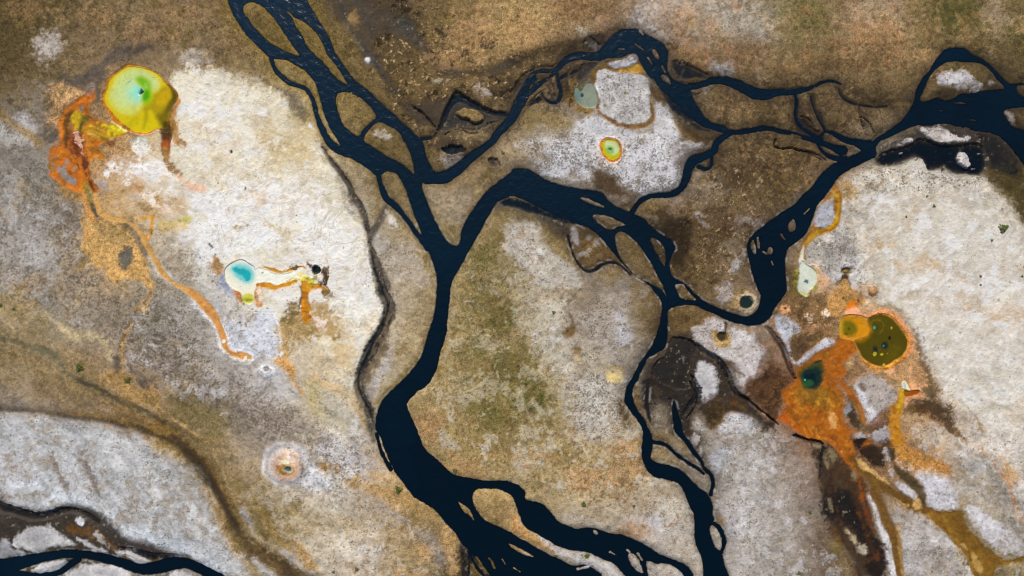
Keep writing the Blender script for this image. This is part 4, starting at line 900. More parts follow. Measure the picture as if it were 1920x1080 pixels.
P('a9a61a', 2, 3, 'e 540,290 610,310 620,370 580,340', .8)
E('9a9a12', 1.5, 2, 'e 590,525,36,28 330,455,22,30 640,445,30,14', .9)
P('b4b040', 2.5, 2, 'e 380,570 480,590 500,620 470,645 410,630', .6)
SVENT = 'e 422,465 445,440 462,415 475,430 500,425 495,450 498,470 485,490 465,470 445,470'
P('2f6470', 1.2, .8, SVENT, .95, rough=.4)
# brown crater with the tan fan below it
E('c4c1c0', 12, 10, 'e 980,330,190,160', .6)
S('a9a5a0', 3, 4, 'e 790,300,10 820,210,12 930,170,12 1040,200,12', .5)
CRAT = 'e 978,325,66,46'
E('75602c', 2, 2, CRAT, .95)
E('b4884c', 2, 1.5, 'e 975,325,28,20', .9)
P('503c24', 2, 3, 'e 930,360 1000,350 1010,440 960,450 900,440', .95)
P('6a5436', 3, 5, 'e 900,420 960,440 1010,440 1040,520 900,500 830,500', .8)
FANE = 'e 962,415 1000,500 1090,560 1200,640 1225,720 1130,770 1000,800 930,800 880,900 790,900 730,760 740,640 830,560 900,490'
P('bb8a4c', 2.5, 4, FANE, rough=3)
P('c79a5c', 4, 6, 'e 950,430 990,500 960,560 900,560 930,500', .7)
P('a87f50', 4, 6, 'e 1060,560 1180,650 1180,740 1080,700 1000,620', .7)
E('5c4a20', 1.5, 1, 'e 930,662,14,9 820,625,6,6 1112,700,14,32', .8)
MOUND = 'e 1285,575,78,75'
E('7d5c3a', 2.5, 4, MOUND, .9)
E('be9468', 2.5, 4, 'e 1285,550,64,48', .9)
P('cdbfa6', 2, 4, 'e 1210,650 1270,660 1260,760 1210,720', .8)
P('d87c1c', 2, 2.5, 'f 870,60 920,15 990,15 1000,80 960,160 900,170', .95, tex=MAT)
P('eaa684', 1.5, 3, 'f 850,170 920,110 1000,90 1020,170 1080,190 1100,215 1000,185 930,180', .9)
SINT = 't32 130,165,16,14'
E('3c2c10', 1, 1, 't32 128,152,9,9', .9)
E('c06a28', 1, 1, 't32 150,185,10,9', .6)
# olive twin pool and the orange basin
OLV = 'f 800,260 840,190 920,175 1000,180 1060,193 1110,225 1170,190 1250,160 1340,175 1410,225 1480,310 1550,400 1580,470 1570,560 1520,650 1430,700 1360,755 1270,775 1180,760 1110,720 1040,680 1010,600 980,520 950,460 850,450 790,440 785,340'
S('9a8468', 4, 5, 'f 780,260,30 770,340,30 760,420,20', .7)
S('d98c50', 3, 2, 'f 1110,215,14 1170,180,20 1250,140,22 1340,155,28 1430,220,30 1510,310,34 1580,400,38 1600,480,36 1590,560,30 1530,650,24', .95)
S('c88020', 2.5, 3, 'f 1530,660,20 1430,710,20 1360,765,20 1270,790,24 1180,775,20 1110,735,18 1040,690,18', .95)
BASIN = 'f 300,790 430,740 490,630 620,570 730,540 760,480 790,435 880,440 950,455 1000,530 1005,600 940,640 870,690 840,740 g 850,60 870,180 790,150 730,180 760,260 820,330 840,480 830,590 860,680 950,750 1015,765 900,800 950,900 1000,1000 1010,1085 t33 700,60 800,70 690,120 650,150 680,200 700,300 760,390 740,370 680,310 600,250 520,160 430,62 280,58 g 460,868 360,810 250,740 190,670 95,660 150,560 185,500 150,400 150,330 210,250 290,205 320,150'
P('a65c0a', 4, 4, BASIN, rough=2, tex=MAT)
P('94600e', 8, 8, 'g 400,280 640,260 800,340 820,480 700,560 480,500 380,380', .7)
S('c88422', 5, 8, 'g 290,330,22 340,460,26 420,560,24 460,680,16 500,800,14', .7, rough=6)
S('c28426', 6, 8, 'g 560,360,40 660,460,40 700,560,30', .5)
E('e0ab70', 2.5, 8, 'g 720,650,35,80', .75, rough=5)
P('b4560a', 5, 5, 'g 110,650 180,520 260,640 400,820 300,760 200,670', .8, tex=MAT)
S('e0b478', 2, 6, 'g 640,860,6 830,910,8 t33 520,120,8 560,170,8', .7, rough=5)
P('7a5a10', 10, 8, 'g 250,240 620,250 700,420 560,520 330,430', .6)
for q_ in range(26):
    x_, y_ = 250 + (q_ * 97) % 520, 330 + (q_ * 173) % 420
    S(('c48420', '8a4e08', '74480a')[q_ % 3], 2.5, 5, 'g %d,%d,%d %d,%d,%d %d,%d,4' % (x_, y_, 6 + q_ % 5, x_ + 45, y_ + 60, 10, x_ + 80, y_ + 130), .6, rough=5)
P('4c4810', 6, 4, 'f 320,850 400,800 480,740 600,700 620,800 600,900 540,1000 420,1000 370,930', .85)
P('87560e', 6, 5, 'f 480,650 640,600 760,580 660,700 520,720', .5)
P('38441c', 6, 3, 'f 330,830 400,770 480,720 600,690 640,780 620,900 560,1010 480,1040 400,1000 340,920', .8, tex=(.1, 0, .9))
P('14302e', 5, 3, 'f 385,830 470,770 560,760 610,820 600,900 550,1000 480,1030 400,975 365,900', .9, tex=(.1, 0, .9))
BSVENT = 'f 405,870 470,830 520,850 530,940 500,980 430,940 390,920'
P('06222e', 2, 2, BSVENT, .85)
E('3a6a30', 3, 2, 'f 440,950,60,40', .5)
E('4ac09c', .8, .5, 'f 403,912,10,9', .95)
S('142a26', 1.2, 2, 'f 530,715,12 590,690,8', .8)
E('16302c', 1.5, 1.5, 'f 540,785,20,14', .8)
S('a3580c', 3, 3, 't32 500,680,20 590,750,22 640,830,24 690,920,20 710,1000,14', .95, tex=MAT)
P('8a4e10', 4, 4, 'g 860,340 960,380 1040,560 1060,740 1000,560 900,400', .8)
P('d08c2c', 1.2, 1, OLV, rough=1)
P('554a02', 1.5, .8, 'f 1120,225 1180,200 1250,175 1330,190 1400,240 1470,325 1535,410 1565,475 1555,555 1505,640 1420,690 1350,742 1270,760 1185,745 1115,705 1050,660 1020,590 990,520 960,470 1060,440 1110,420 1140,340 1100,260', rough=1, tex=(.1, 0, 1))
P('bf8008', 9, 2, 'f 805,270 850,195 1000,190 1090,230 1130,300 1160,340 1110,420 1040,470 940,460 860,445 800,435', .95, rough=1, tex=(.1, 0, 1))
E('d08c18', 4, 3, 'f 1040,360,80,80', .6)
E('c0a81c', 2, 3, 'f 815,330,22,80', .6)
E('6c6402', 5, 2, 'f 905,330,78,96', .95)
E('2c3010', 1.5, 2, 'f 865,395,20,16 895,335,14,18', .7)
P('6a5a00', 8, 4, 'f 1400,500 1520,560 1440,680 1300,690 1380,560', .4)
S('74600c', 2, 1.5, 'f 1140,300,8 1170,250,9 1240,235,9 1300,270,8 1300,330,8 1250,380,8', .8)
S('66540a', 2, 1.5, 'f 1150,270,5 1200,200,5 1330,240,5 1330,340,5', .4)
E('2c3a20', 2, 1, 'f 1195,322,32,32', .8)
OV1 = 'f 1190,322,18,18'
E('5a9a70', .8, .4, OV1, .8)
E('0c1420', 1, .8, 'f 1358,440,13,20', .95)
E('14282a', 3, 2, 'f 1195,565,34,38 1300,520,38,36', .85)
E('3c9a78', .8, .4, 'f 1290,525,9,9', .9)
E('c0b22c', 1, .8, 'f 1192,615,20,22 1275,620,18,14 1338,610,6,6 1385,330,7,10 1298,740,12,9', .9)
E('78801c', .8, .5, 'f 1192,612,9,9', .8)
# little white vent and its orange pool
S('b57a1c', 3, 4, 't32 1005,780,22 985,850,28 950,930,40 940,1000,40 950,1080,44 t33 960,60,40', .95, tex=MAT)
S('c8a018', 2, 3, 'g 1500,300,16 1480,420,22 1470,520,20', .8, tex=MAT)
S('c88424', 3, 2, 'g 1490,200,14 1540,190,14 1580,250,12 1600,300,12', .95, tex=MAT)
P('d8a070', 3, 4, 'g 1590,0 1620,180 1660,270 1720,240 1790,260 1730,280 1700,340 1780,400 1640,410 1560,420 1540,500 1510,440 1600,280 1560,200', .8, rough=4)
ORP = 'g 1515,310 1560,320 1640,300 1705,315 1690,345 1640,365 1570,385 1520,385'
P('984c08', 2, 1.5, ORP, tex=(.1, 0, .9))
P('7a6a08', 2, 1.5, 'g 1510,290 1560,300 1580,340 1520,345', .8)
WHV = 'g 1487,240 1500,200 1525,195 1550,225 1562,260 1583,290 1570,300 1520,280 1495,285'
P('ecebd6', 1.2, .6, WHV, rough=.5)
E('9aa494', 1, .6, 'g 1520,235,18,30 1535,270,10,14', .8)
E('2c2a20', .6, .4, 'g 1530,262,6,8', .8)
# olive runoff streams, south east
ST1 = 't33 800,455,42 840,560,36 880,660,38 930,740,34 950,830,32 960,930,30 990,1100,25'
ST2 = 't33 640,200,36 760,330,60 880,420,50 1000,500,40 1120,570,36 1200,600,34'
DELTA = 't33 1165,590 1290,595 1430,575 1455,640 1500,720 1560,790 1640,870 1740,940 1800,965 1930,905 1930,955 1780,1000 1700,1010 1690,1100 1525,1100 1490,930 1390,840 1340,760 1240,690'
S('6f4f1e', 3, 3, ST1, tex=MAT)
S('a4834a', 2.5, 3, 't33 960,700,8 980,800,10 975,870,8 t33 990,950,8 1005,1080,7', .7)
S('6a4c1a', 5, 6, ST2, tex=MAT)
P('cda468', 3, 6, 't33 650,170 720,220 800,290 900,370 950,430 900,400 800,340 700,280', .9, rough=4)
S('c0985a', 2, 6, 't33 880,440,10 920,480,12 1040,550,6', .7, rough=4)
E('c89c60', 2.5, 6, 't33 1120,530,34,40', .8)
P('7a581a', 2.5, 3, DELTA, rough=3, tex=MAT)
P('6a4a14', 6, 8, 't33 1340,640 1440,640 1540,800 1640,900 1560,920 1440,800', .6)
P('a8884e', 2.5, 4, 't33 1510,890 1560,930 1600,1050 1570,1060 1530,980', .8)
P('b3905c', 2, 3, 't33 1420,830 1470,840 1490,880 1460,870', .7)
S('54421c', 4, 4, 't33 920,150,24 950,260,18 1010,330,34 1080,380,38 1140,440,25 1165,540,18', .9)
# dark round pool and its neighbour craters
DRK = 't22 1700,90 1722,65 1780,58 1810,100 1800,140 1750,162 1700,140'
P('22322f', 2.2, 1, DRK, rough=.8, tex=(.1, 0, 1))
S('b9b0a0', 3, 5, 't22 1690,80,14 1720,45,14 1790,40,12 1825,100,12 1805,160,12 1740,180,10 1690,150,10', .8)
S('b0925c', 4, 4, 't22 1520,330,18 1540,395,26 1590,420,24 1625,380,20 1610,335,14', .95)
CR2 = 't22 1572,362,32,32'
E('4e3f22', 3, 2, CR2, .95)
S('4a3c2a', 2, 2, 't22 1595,330,10 1608,290,8 1605,250,10', .9)
S('c0bab6', 2.5, 2, 't22 1450,380,7 1480,440,7 1540,480,7 1620,480,7 1680,420,6', .6)
# two brown seeps, a yellow spring
SEEP = 't22 355,340 420,292 480,272 482,310 460,350 430,370'
P('72572a', 4, 4, SEEP, .95, tex=(.4, 0, .4))
E('3c3010', 1, 1, 't22 415,322,8,8', .8)
E('81652f', 8, 8, 't22 505,475,36,34', .85)
E('c9ae7c', 6, 8, 't22 500,530,30,30', .6)
YEL = 't22 690,660 705,630 760,636 800,680 825,698 780,712 720,705'
P('c6ae78', 5, 5, 't22 680,600 800,590 840,640 830,720 700,720', .6)
P('cbb684', 2.5, 2.5, YEL, .95)
YVENT = 't22 755,635,9,9'
E('7e8e88', 1, .8, YVENT, .95)
S('a28a52', 2.5, 4, 't22 670,600,10 760,580,14 840,610,14', .7)
E('f2f0ec', 1.2, 3, 't22 520,572,22,10', .95)
# little dark vents on the white plain
E('3c3a34', 1, 1.5, 't01 1737,60,9,9 1846,333,7,10', .9)
S('5a564e', 1.2, 1.5, 't01 1578,750,9 1600,775,9', .9)


# ------------------------------------------------------------------ the river: distance to the waterline (negative in the water)
WD = np.full(X.shape, 60, np.float32)
SHAL = np.zeros(X.shape, np.float32)
def water(kind, s, rough=1.6, smooth=2, sh=0.0):
    d, w = field(kind, s, 62, rough, smooth)
    SHAL[w] = np.where(d < WD[w], sh, SHAL[w])
    WD[w] = np.minimum(WD[w], d)
def land(kind, s, rough=1.6, smooth=1):
    d, w = field(kind, s, 62, rough, smooth)
    WD[w] = np.maximum(WD[w], -d)

SOFT = np.zeros(X.shape, np.float32)              # depth of thin water lying over silt
def soft(kind, s, depth, edge, fray=2, rough=4, nz=.5, bed='2b2620'):
    d, w = field(kind, s, edge + fray + 2, rough)
    m = sstep(-(d + fray * FRAY[w]) / edge)
    dep = depth * m * np.clip(1 + nz * (.9 * CLF[12][w] + .9 * CLF[24][w]), .2, 2)
    SOFT[w] = np.maximum(SOFT[w], dep)
    COL[w] += (m * .7)[..., None] * (lin(bed) - COL[w])
    TEX[w] += m[..., None] * (np.array(MUD, np.float32) - TEX[w]) * (m[..., None] > .02)
def dry(kind, s, color=None, edge=2.0, fray=2, rough=2):
    d, w = field(kind, s, edge + fray + 2, rough)
    m = sstep(0.5 - (d + fray * FRAY[w]) / (2 * edge))
    SOFT[w] *= 1 - m
    if color:
        COL[w] += m[..., None] * (lin(color) - COL[w]); TEX[w] = np.where(m[..., None] > .5, -1, TEX[w])

# upper and middle river
water('P', 'z -1500,-5000 -300,-1500 60,-500 140,-60 160,20 195,100 235,200 310,310 375,410 480,510 600,630 660,668 700,660 830,680 950,745 1040,800 1110,890 1160,970 1190,1080 t10 473,720 500,820 530,920 580,1000 625,1080 t11 655,45 600,45 690,90 780,150 850,195 900,240 940,228 970,205 1040,210 1080,260 1120,330 1145,400 1165,470 1200,570 1230,640 1250,700 1290,800 1325,880 1345,960 1355,1040 t12 1350,0 1350,80 1340,180 1310,280 1285,360 1260,450 1220,550 1150,640 1060,720 990,790 930,870 900,950 892,1040 t13 900,0 940,60 960,130 985,190 1015,250 1050,320 1110,385 1150,450 1200,510 1280,545 1340,585 1390,650 1430,700 1490,760 1530,830 1600,890 1640,960 1700,1020 1760,1080 1900,1500 2600,3500 5000,9000 t23 5000,9000 2200,3000 1500,1500 1370,1080 1340,1030 1280,985 1200,955 1100,915 1020,865 940,820 880,790 800,770 720,760 650,730 580,720 510,735 450,720 390,695 325,660 320,635 260,570 210,525 120,520 100,500 100,450 70,410 0,380 t13 1920,375 1800,370 1700,365 1600,350 1500,325 1440,290 1390,240 1340,195 1290,160 1250,110 1235,60 1215,0 t12 1190,1020 1160,960 1130,900 1130,860 1200,790 1290,725 1330,660 1360,590 1380,500 1410,400 1430,330 1430,280 1445,180 1450,80 1460,0 t11 1460,1080 1475,1000 1520,940 1550,880 1600,800 1630,740 1665,680 1690,630 1730,570 1770,490 1800,440 1860,410 t21 0,385 100,420 200,480 300,530 400,570 480,590 560,620 620,660 680,720 740,790 800,860 860,930 920,990 1000,1040 t22 1040,-10 1090,50 1125,100 1130,160 1120,230 1105,300 1075,370 1050,440 1010,490 970,540 940,610 900,680 860,740 840,820 860,900 910,950 950,1000 980,1070 t23 985,10 975,100 975,180 995,250 1030,310 1080,350 1160,362 1240,375 1290,440 1310,500 1340,570 1370,630 1370,720 1370,800 1390,870 1430,940 1440,1020 1440,1080 1460,1500 2300,3000 5200,8600 5800,8600 2800,3000 1750,1500 1630,1080 1600,1000 1580,930 1575,900 1545,885 1520,860 1490,770 1480,720 1515,680 1515,620 1510,550 1480,480 1420,430 1360,380 1310,320 1240,270 1160,250 1090,230 1050,210 1040,180 1060,110 1055,70 1040,0 t22 1030,1070 1020,1050 1000,990 950,930 915,860 900,780 920,730 960,660 990,590 1020,520 1080,490 1150,460 1165,400 1170,300 1170,200 1185,155 1240,135 1300,125 1370,130 1440,160 1510,190 1580,225 1660,255 1740,275 1820,285 1880,272 t32 0,240 30,220 60,150 100,90 135,40 t31 145,1080 135,950 132,860 150,790 210,740 270,700 310,640 330,590 350,510 380,450 430,400 460,350 500,290 540,240 600,200 680,160 760,115 830,100 t30 800,1075 980,1000 1100,940 1200,950 1330,920 1450,955 1600,990 1706,1000 1790,1060 t31 1860,70 1920,160 2100,400 3000,900 6000,1500 t30 6000,2000 3000,1300 2200,800 1920,610 1840,635 1770,590 1700,520 1640,460 1560,420 1500,365 1420,358 1340,362 1300,400 1250,470 1200,540 1140,610 1110,680 1100,760 1060,840 980,930 870,1000 790,1055 t31 700,60 560,120 480,150 420,200 370,260 320,330 250,390 210,450 150,490 80,530 0,590 t21 1860,630 1800,690 1765,740 1770,820 1790,900 1805,980 1830,1060 t22 1850,20 1865,60 1850,150 1820,190 1760,215 1700,200 1620,180 1540,150 1460,110 1400,70 1340,0 t21 1280,1030 1220,1010 1190,960 1180,900 1200,840 1230,780 1200,720 1140,690 1080,650 1030,590 960,540 890,515 800,480 730,430 700,380 650,355 570,345 480,330 380,310 270,280 190,230 130,190 60,180 0,190 t11 1920,205 1850,260 1800,290 1750,340 1700,390 1660,440 1620,500 1590,550 1550,620 1535,690 1530,745 1500,772 1430,730 1390,670 1350,590 1320,520 1290,450 1255,370 1245,290 1275,275 1330,300 1420,300 1480,270 1560,190 1640,100 1780,10 1750,-10 1690,20 1620,55 1550,120 1480,165 1400,205 1330,205 1305,150 1275,80 1255,0 t10 1230,1040 1170,980 1100,920 1030,850 950,790 887,720 z 1740,1010 1650,940 1560,870 1500,780 1430,680 1365,590 1340,500 1300,400 1250,330 1190,230 1130,140 1080,60 1040,-10 900,-500 500,-1500 -700,-5000', smooth=1)
# side channel west of the main river and its return
water('S', 'z 650,660,25 680,760,20 750,850,28 850,930,30 950,965,22 1040,990,26 1090,1050,26 t10 430,770,17 455,860,17 490,960,24 550,1070,30 t11 610,40,34 680,70,30')
water('S', 't11 920,230,20 940,320,20 970,410,28 1040,450,28 1100,520,19 1170,620,17 1250,720,24 1290,780,24')
# NE channel and the braids of the north centre
water('S', 't11 1280,265,36 1400,255,42 1490,210,46 1580,130,38 1660,60,30 1780,-20,28 t10 1800,1020,32 1850,960,32 1920,880,36 t20 30,820,40 80,720,45 130,640,40 170,580,26')
water('S', 't20 70,700,20 110,620,20 150,560,14 200,525,16 300,535,14 350,510,22 380,470,24 430,440,28 500,412,26 600,422,30 660,415,36')
water('S', 't20 130,680,34 200,640,20 250,595,14 310,555,14 350,510,14')
water('S', 't20 340,540,12 340,600,15 358,660,14 370,700,14 350,760,12 310,775,10 255,750,8 225,700,8', sh=0.2)
water('S', 't20 355,590,14 420,555,11 490,530,9', sh=0.4)
water('P', 't20 640,400 690,340 740,270 800,225 880,205 960,215 1020,260 1090,290 1150,330 1175,390 1170,450 1165,520 1190,580 1260,620 1330,640 1340,690 1370,760 1420,830 1460,890 1520,930 1600,940 1640,985 1560,995 1450,960 1380,910 1300,860 1230,800 1190,730 1140,690 1080,630 1030,580 1000,530 960,460 940,410 900,395 830,435 760,425 660,455')
water('S', 't10 1240,1040,16 1310,1030,14', sh=0.5)
water('S', 't20 1340,650,26 1430,635,24 1500,600,28 1600,600,34 1700,640,38 1790,690,44 1880,712,44 t30 10,712,38 60,692,28 150,690,24 250,685,20 330,655,13 400,618,10 480,600,9 550,628,6')
water('S', 't20 1540,960,26 1640,990,26 1750,985,22 1850,965,20 1920,955,18 t30 100,985,16 200,1000,17 280,1030,19 380,1060,22 t31 480,20,22 560,50,40')
water('S', 't20 1640,1000,20 1560,1050,26 1530,1080,26 t21 1520,60,28 1440,95,30 1360,115,40 1325,170,36 1315,240,32 1295,300,24 1240,365,24 1150,385,19 1040,390,19 960,430,18 915,490,16 900,520,20')
water('S', 't21 1500,100,16 1500,160,14 1460,195,14 1400,165,16')
water('S', 't30 200,690,12 222,760,15 207,830,12 212,890,11 250,950,13 320,1000,13 400,1045,20')
water('S', 't30 320,730,6 350,820,9 390,910,10 440,970,11 400,1020,13', sh=0.4)
water('S', 't30 430,980,13 500,1000,18 580,1050,24 680,1075,30 t31 760,20,50')
water('S', 't30 530,655,7 545,720,9 620,770,10 700,795,8 830,800,7 900,795,4', sh=0.6)
water('S', 't31 370,-10,8 420,70,13 500,105,22 580,110,26')
water('S', 't21 420,690,8 440,790,7 490,890,8 540,950,10 600,962,13 660,912,12 740,885,10 820,910,8 890,980,8', sh=0.55)
# loops of the south channel
water('S', 't23 1515,690,16 1570,730,18 1592,790,18 1596,850,16 1575,905,14')
water('S', 't23 1050,75,14 1150,88,13 1220,160,12 1290,210,11 1360,250,11 1420,300,12 1440,320,8')
water('S', 't22 1215,850,5 1222,890,14 1230,960,24 1250,1060,28 t23 1260,10,22 1320,90,18 1380,170,15 1430,230,13 1445,285,13 1500,320,15 1512,390,14 1495,470,16')
water('S', 't22 1020,740,14 1010,830,16 1020,930,14 1040,1010,8', sh=.8)
# streams under the bottom edge of the south east bank, and west side sliver
water('S', 't13 905,20,16 925,110,14 960,200,14 1010,280,18')
water('S', 't13 1590,890,8 1600,980,8 1590,1090,8', 1, sh=.4)
water('S', 't13 1600,900,14 1640,1000,12 1720,1100,12', 1, sh=.3)
for s_ in ['m 560,420,4 640,470,6 740,500,6 880,450,5 1000,420,5', 'm 330,620,5 420,560,6 500,570,5 600,610,5 700,590,4', 'm 440,230,5 400,320,6 350,420,6 300,520,5', 'm 1060,330,6 1120,210,8 1200,80,8 1270,-40,8', 'm 1230,260,5 1330,200,6 1440,110,6',
           'l 1060,500,7 1160,560,6 1240,640,6 1330,700,5', 'l 1180,500,6 1290,560,7 1380,620,6 1500,670,6', 'l 60,470,5 180,540,6 130,640,5 60,660,4', 'l 1640,760,6 1760,800,8 1880,850,8', 'l 80,300,5 120,220,5 200,250,5 280,330,6',
           't30 10,670,5 80,655,6 180,665,6 280,660,5', 't30 320,690,5 380,640,5 440,615,5', 't30 215,860,6 290,880,6 345,930,5 360,1000,5', 't30 480,1000,6 440,1040,7 420,1080,6', 't30 690,800,5 680,880,4 720,960,4', 't31 250,60,5 330,80,6 400,120,6',
           'k 300,640,6 420,740,6 500,830,6 560,960,6', 'k 100,960,8 120,1080,9 180,1200,8', 'k 420,680,5 470,760,6 440,880,5', 't22 1180,830,6 1240,900,8 1280,1000,8', 't22 1340,700,7 1390,800,9 1370,900,8 1310,980,8']:
    soft('S', s_, .10, 2.2, .6, 3, .5, '24201c')
# south west corner braids
water('S', 't03 -6000,500,120 -2500,1300,100 -700,1100,90 -200,1040,80 0,1015,62 150,985,50 280,945,38 420,922,32 550,915,32 700,935,30 850,965,34 960,1005,36 1060,1040,40 1180,1018,50 1300,990,52 1400,985,38 1480,1018,36 1570,1066,38 1690,1140,50 1900,1500,60 2500,2600,80 5000,6000,120')
water('S', 't03 0,1050,60 100,1075,46 250,1090,22 430,1072,22 510,1010,22 580,955,30')
soft('S', 't03 -100,520,40 60,570,50 200,620,46 330,630,36 430,600,36 540,580,28 640,610,30 740,680,34', .06, 12, 1, 3, .3)
soft('S', 't03 900,880,26 1000,880,30 1100,940,46 1250,940,40 1400,960,40 1500,1010,36', .09, 10, 1, 3, .3)
# thin water over silt: the left channel, the far right, the north braids, the wetland
soft('S', 't11 850,740,20 880,850,44 905,940,50 t12 930,0,50 1005,110,50 1000,230,46 930,360,52 860,480,58 800,600,54 768,690,36 778,790,40 825,880,42 862,960,32 874,1060,18 t13 890,60,14', .022, 11, 1, 2, .2, '5a4e3e')
soft('S', 't11 850,760,12 872,850,18 890,950,22 t12 940,15,20 990,110,18 985,200,18 935,320,18 880,400,20 838,500,24 790,590,24 764,660,20 765,740,16 800,830,20 850,910,18 870,1000,12', .13, 7, .6, 2, .2, '2e2c2a')
soft('S', 't11 500,30,14 570,140,20 650,230,26 710,320,24 750,410,24 800,500,26 830,580,24 850,680,14', .03, 8, 1, 2, .2, '443c32')
soft('P', 'j 230,600 330,500 480,450 640,410 740,320 860,395 1100,415 1340,390 1520,420 1500,780 1300,800 1180,780 1060,710 1000,700 870,740 800,720 780,630 700,580 560,630 440,680 330,680', .16, 15, 2, 4, .35)
soft('P', 'j 1340,300 1560,260 1760,430 1920,620 1900,900 1700,800 1520,760 1500,500', .05, 12)
for s_ in ['j 750,262 800,290 880,250 1000,215 1060,260 1130,330 1200,360 1310,340 1310,380 1180,390 1080,405 900,400 840,340', 'j 470,440 500,400 550,430 520,458', 'j 555,380 620,345 680,370 640,412 580,412', 'j 1160,560 1200,500 1260,510 1320,620 1290,712 1230,692 1170,620']: dry('P', s_, 'bbb6b3')
dry('E', 'j 1415,530,18,12 1435,370,12,10 1340,705,14,10 540,525,18,10', 'a8a098', 1, 1)
soft('P', 'l 1045,485 1250,505 1360,590 1510,680 1480,730 1250,740 1130,700 1060,600', .09, 10)
dry('P', 'l 1260,750 1320,700 1400,695 1480,720 1400,742 1290,768', '6c5820')
soft('P', 'l 900,790 1000,860 1150,900 1300,870 1390,1000 1420,1120 1380,1200 1250,1200 1100,1100 1040,990', .2, 12)
soft('P', 'l 60,480 160,500 300,480 240,560 130,700 60,740 0,700', .04, 6)
soft('P', 'm 330,300 400,120 470,85 560,160 640,230 780,320 900,370 1000,395 1110,440 1000,480 900,460 780,490 700,570 560,590 480,560 380,600 300,580 260,650 190,670 170,620 250,540', .035, 14, 2, 4, .4, '3a342c')
soft('S', 'm 190,650,14 260,560,24 320,430,32 370,300,46 440,200,60 530,210,52 620,270,44 760,330,36 900,380,32 1050,400,40', .16, 7, 1, 2, .6)
soft('S', 'm 330,560,20 420,520,24 560,560,24 720,540,26 860,470,24 1000,440,20', .05, 6, 1, 3, .6)
dry('P', 'm 420,375 520,310 600,310 700,350 790,430 700,475 640,475 600,430 500,425', '8a7248')
soft('P', 'm 270,760 420,715 540,735 590,800 440,838 310,825', .12, 4)
soft('P', 'm 780,870 900,870 990,960 900,1020 800,960', .03, 8)
soft('P', 'm 1200,270 1400,170 1430,250 1250,300', .12, 6)
soft('S', 't30 195,700,30 225,790,34 215,880,40 260,960,50 340,1010,44 420,1040,40', .05, 8, 2, 4, .7, '2a231b')
soft('S', 't30 330,730,16 365,830,20 410,920,20 450,980,16', .075, 5, 1, 4, .6, '26201a')
soft('S', 't30 535,660,14 560,730,18 640,785,18 760,805,14 900,800,12', .075, 5, 1, 4, .6, '26201a')
soft('S', 't30 680,800,10 690,900,8 720,980,8', .07, 4, 1, 4, .6, '26201a')
soft('S', 't30 700,880,8 760,930,8 800,990,8', .07, 4, 1, 4, .6, '26201a')
soft('S', 't31 60,-30,10 40,20,10 120,40,10 250,50,10 360,70,14 430,110,16', .08, 4, 1, 4, .6, '26201a')
soft('S', 't20 20,700,50 90,600,46 180,520,36 320,500,30 480,450,26', .04, 12, 2, 4, .7, '30271d')
soft('S', 't20 1060,520,10 1130,700,14 1230,830,20 1330,920,20 1480,990,14', .05, 5, 1, 4, .6)
soft('S', 't20 1320,690,18 1380,720,14 1420,690,10', .06, 5, 1, 3, .4)
soft('S', 'm -40,300,20 100,420,40 200,520,30', .05, 9)
soft('S', 't11 1780,450,10 1850,430,24 t21 0,440,34 150,490,40 300,550,30 420,590,20', .10, 10, 2, 4, .3)
soft('S', 'k 640,520,24 720,590,34 850,660,44 930,780,40 1000,930,42 1050,1040,36 1180,1130,26 1350,1250,18 1560,1420,14', .09, 8, 1, 3, .3)
soft('S', 'k 560,860,24 620,900,34 640,1000,44 640,1100,44 560,1200,40 480,1320,30', .08, 9, 1, 3, .3)
soft('S', 'k 1420,330,26 1500,420,42 1580,540,46 1640,690,44 1700,850,36 1735,900,20', .09, 9, 1, 3, .3)
soft('P', 'k 320,400 560,420 700,560 620,680 580,800 600,1000 440,1060 300,1000 120,900 120,720 290,600', .025, 14)
soft('P', 't11 1820,430 t21 -40,395 100,410 300,520 450,560 570,620 430,610 300,580 150,520 0,465 t11 1860,470', .16, 8, 2, 4, .4)
soft('P', 'n 76,480 140,560 180,600 250,700 330,800 330,1000 100,1000', .07, 5)
soft('P', 'n 590,240 700,245 760,300 800,375 740,345 640,285', .10, 3)
soft('S', 't33 180,20,14 300,62,16 400,72,16 400,150,20 388,280,14', .06, 5)
for s_ in ['n 160,730 190,705 240,750 270,820 180,820', 'n 200,640 240,680 320,800 270,780 215,700', 'n 285,655 330,690 372,775 320,725']: dry('P', s_, '6a5426')
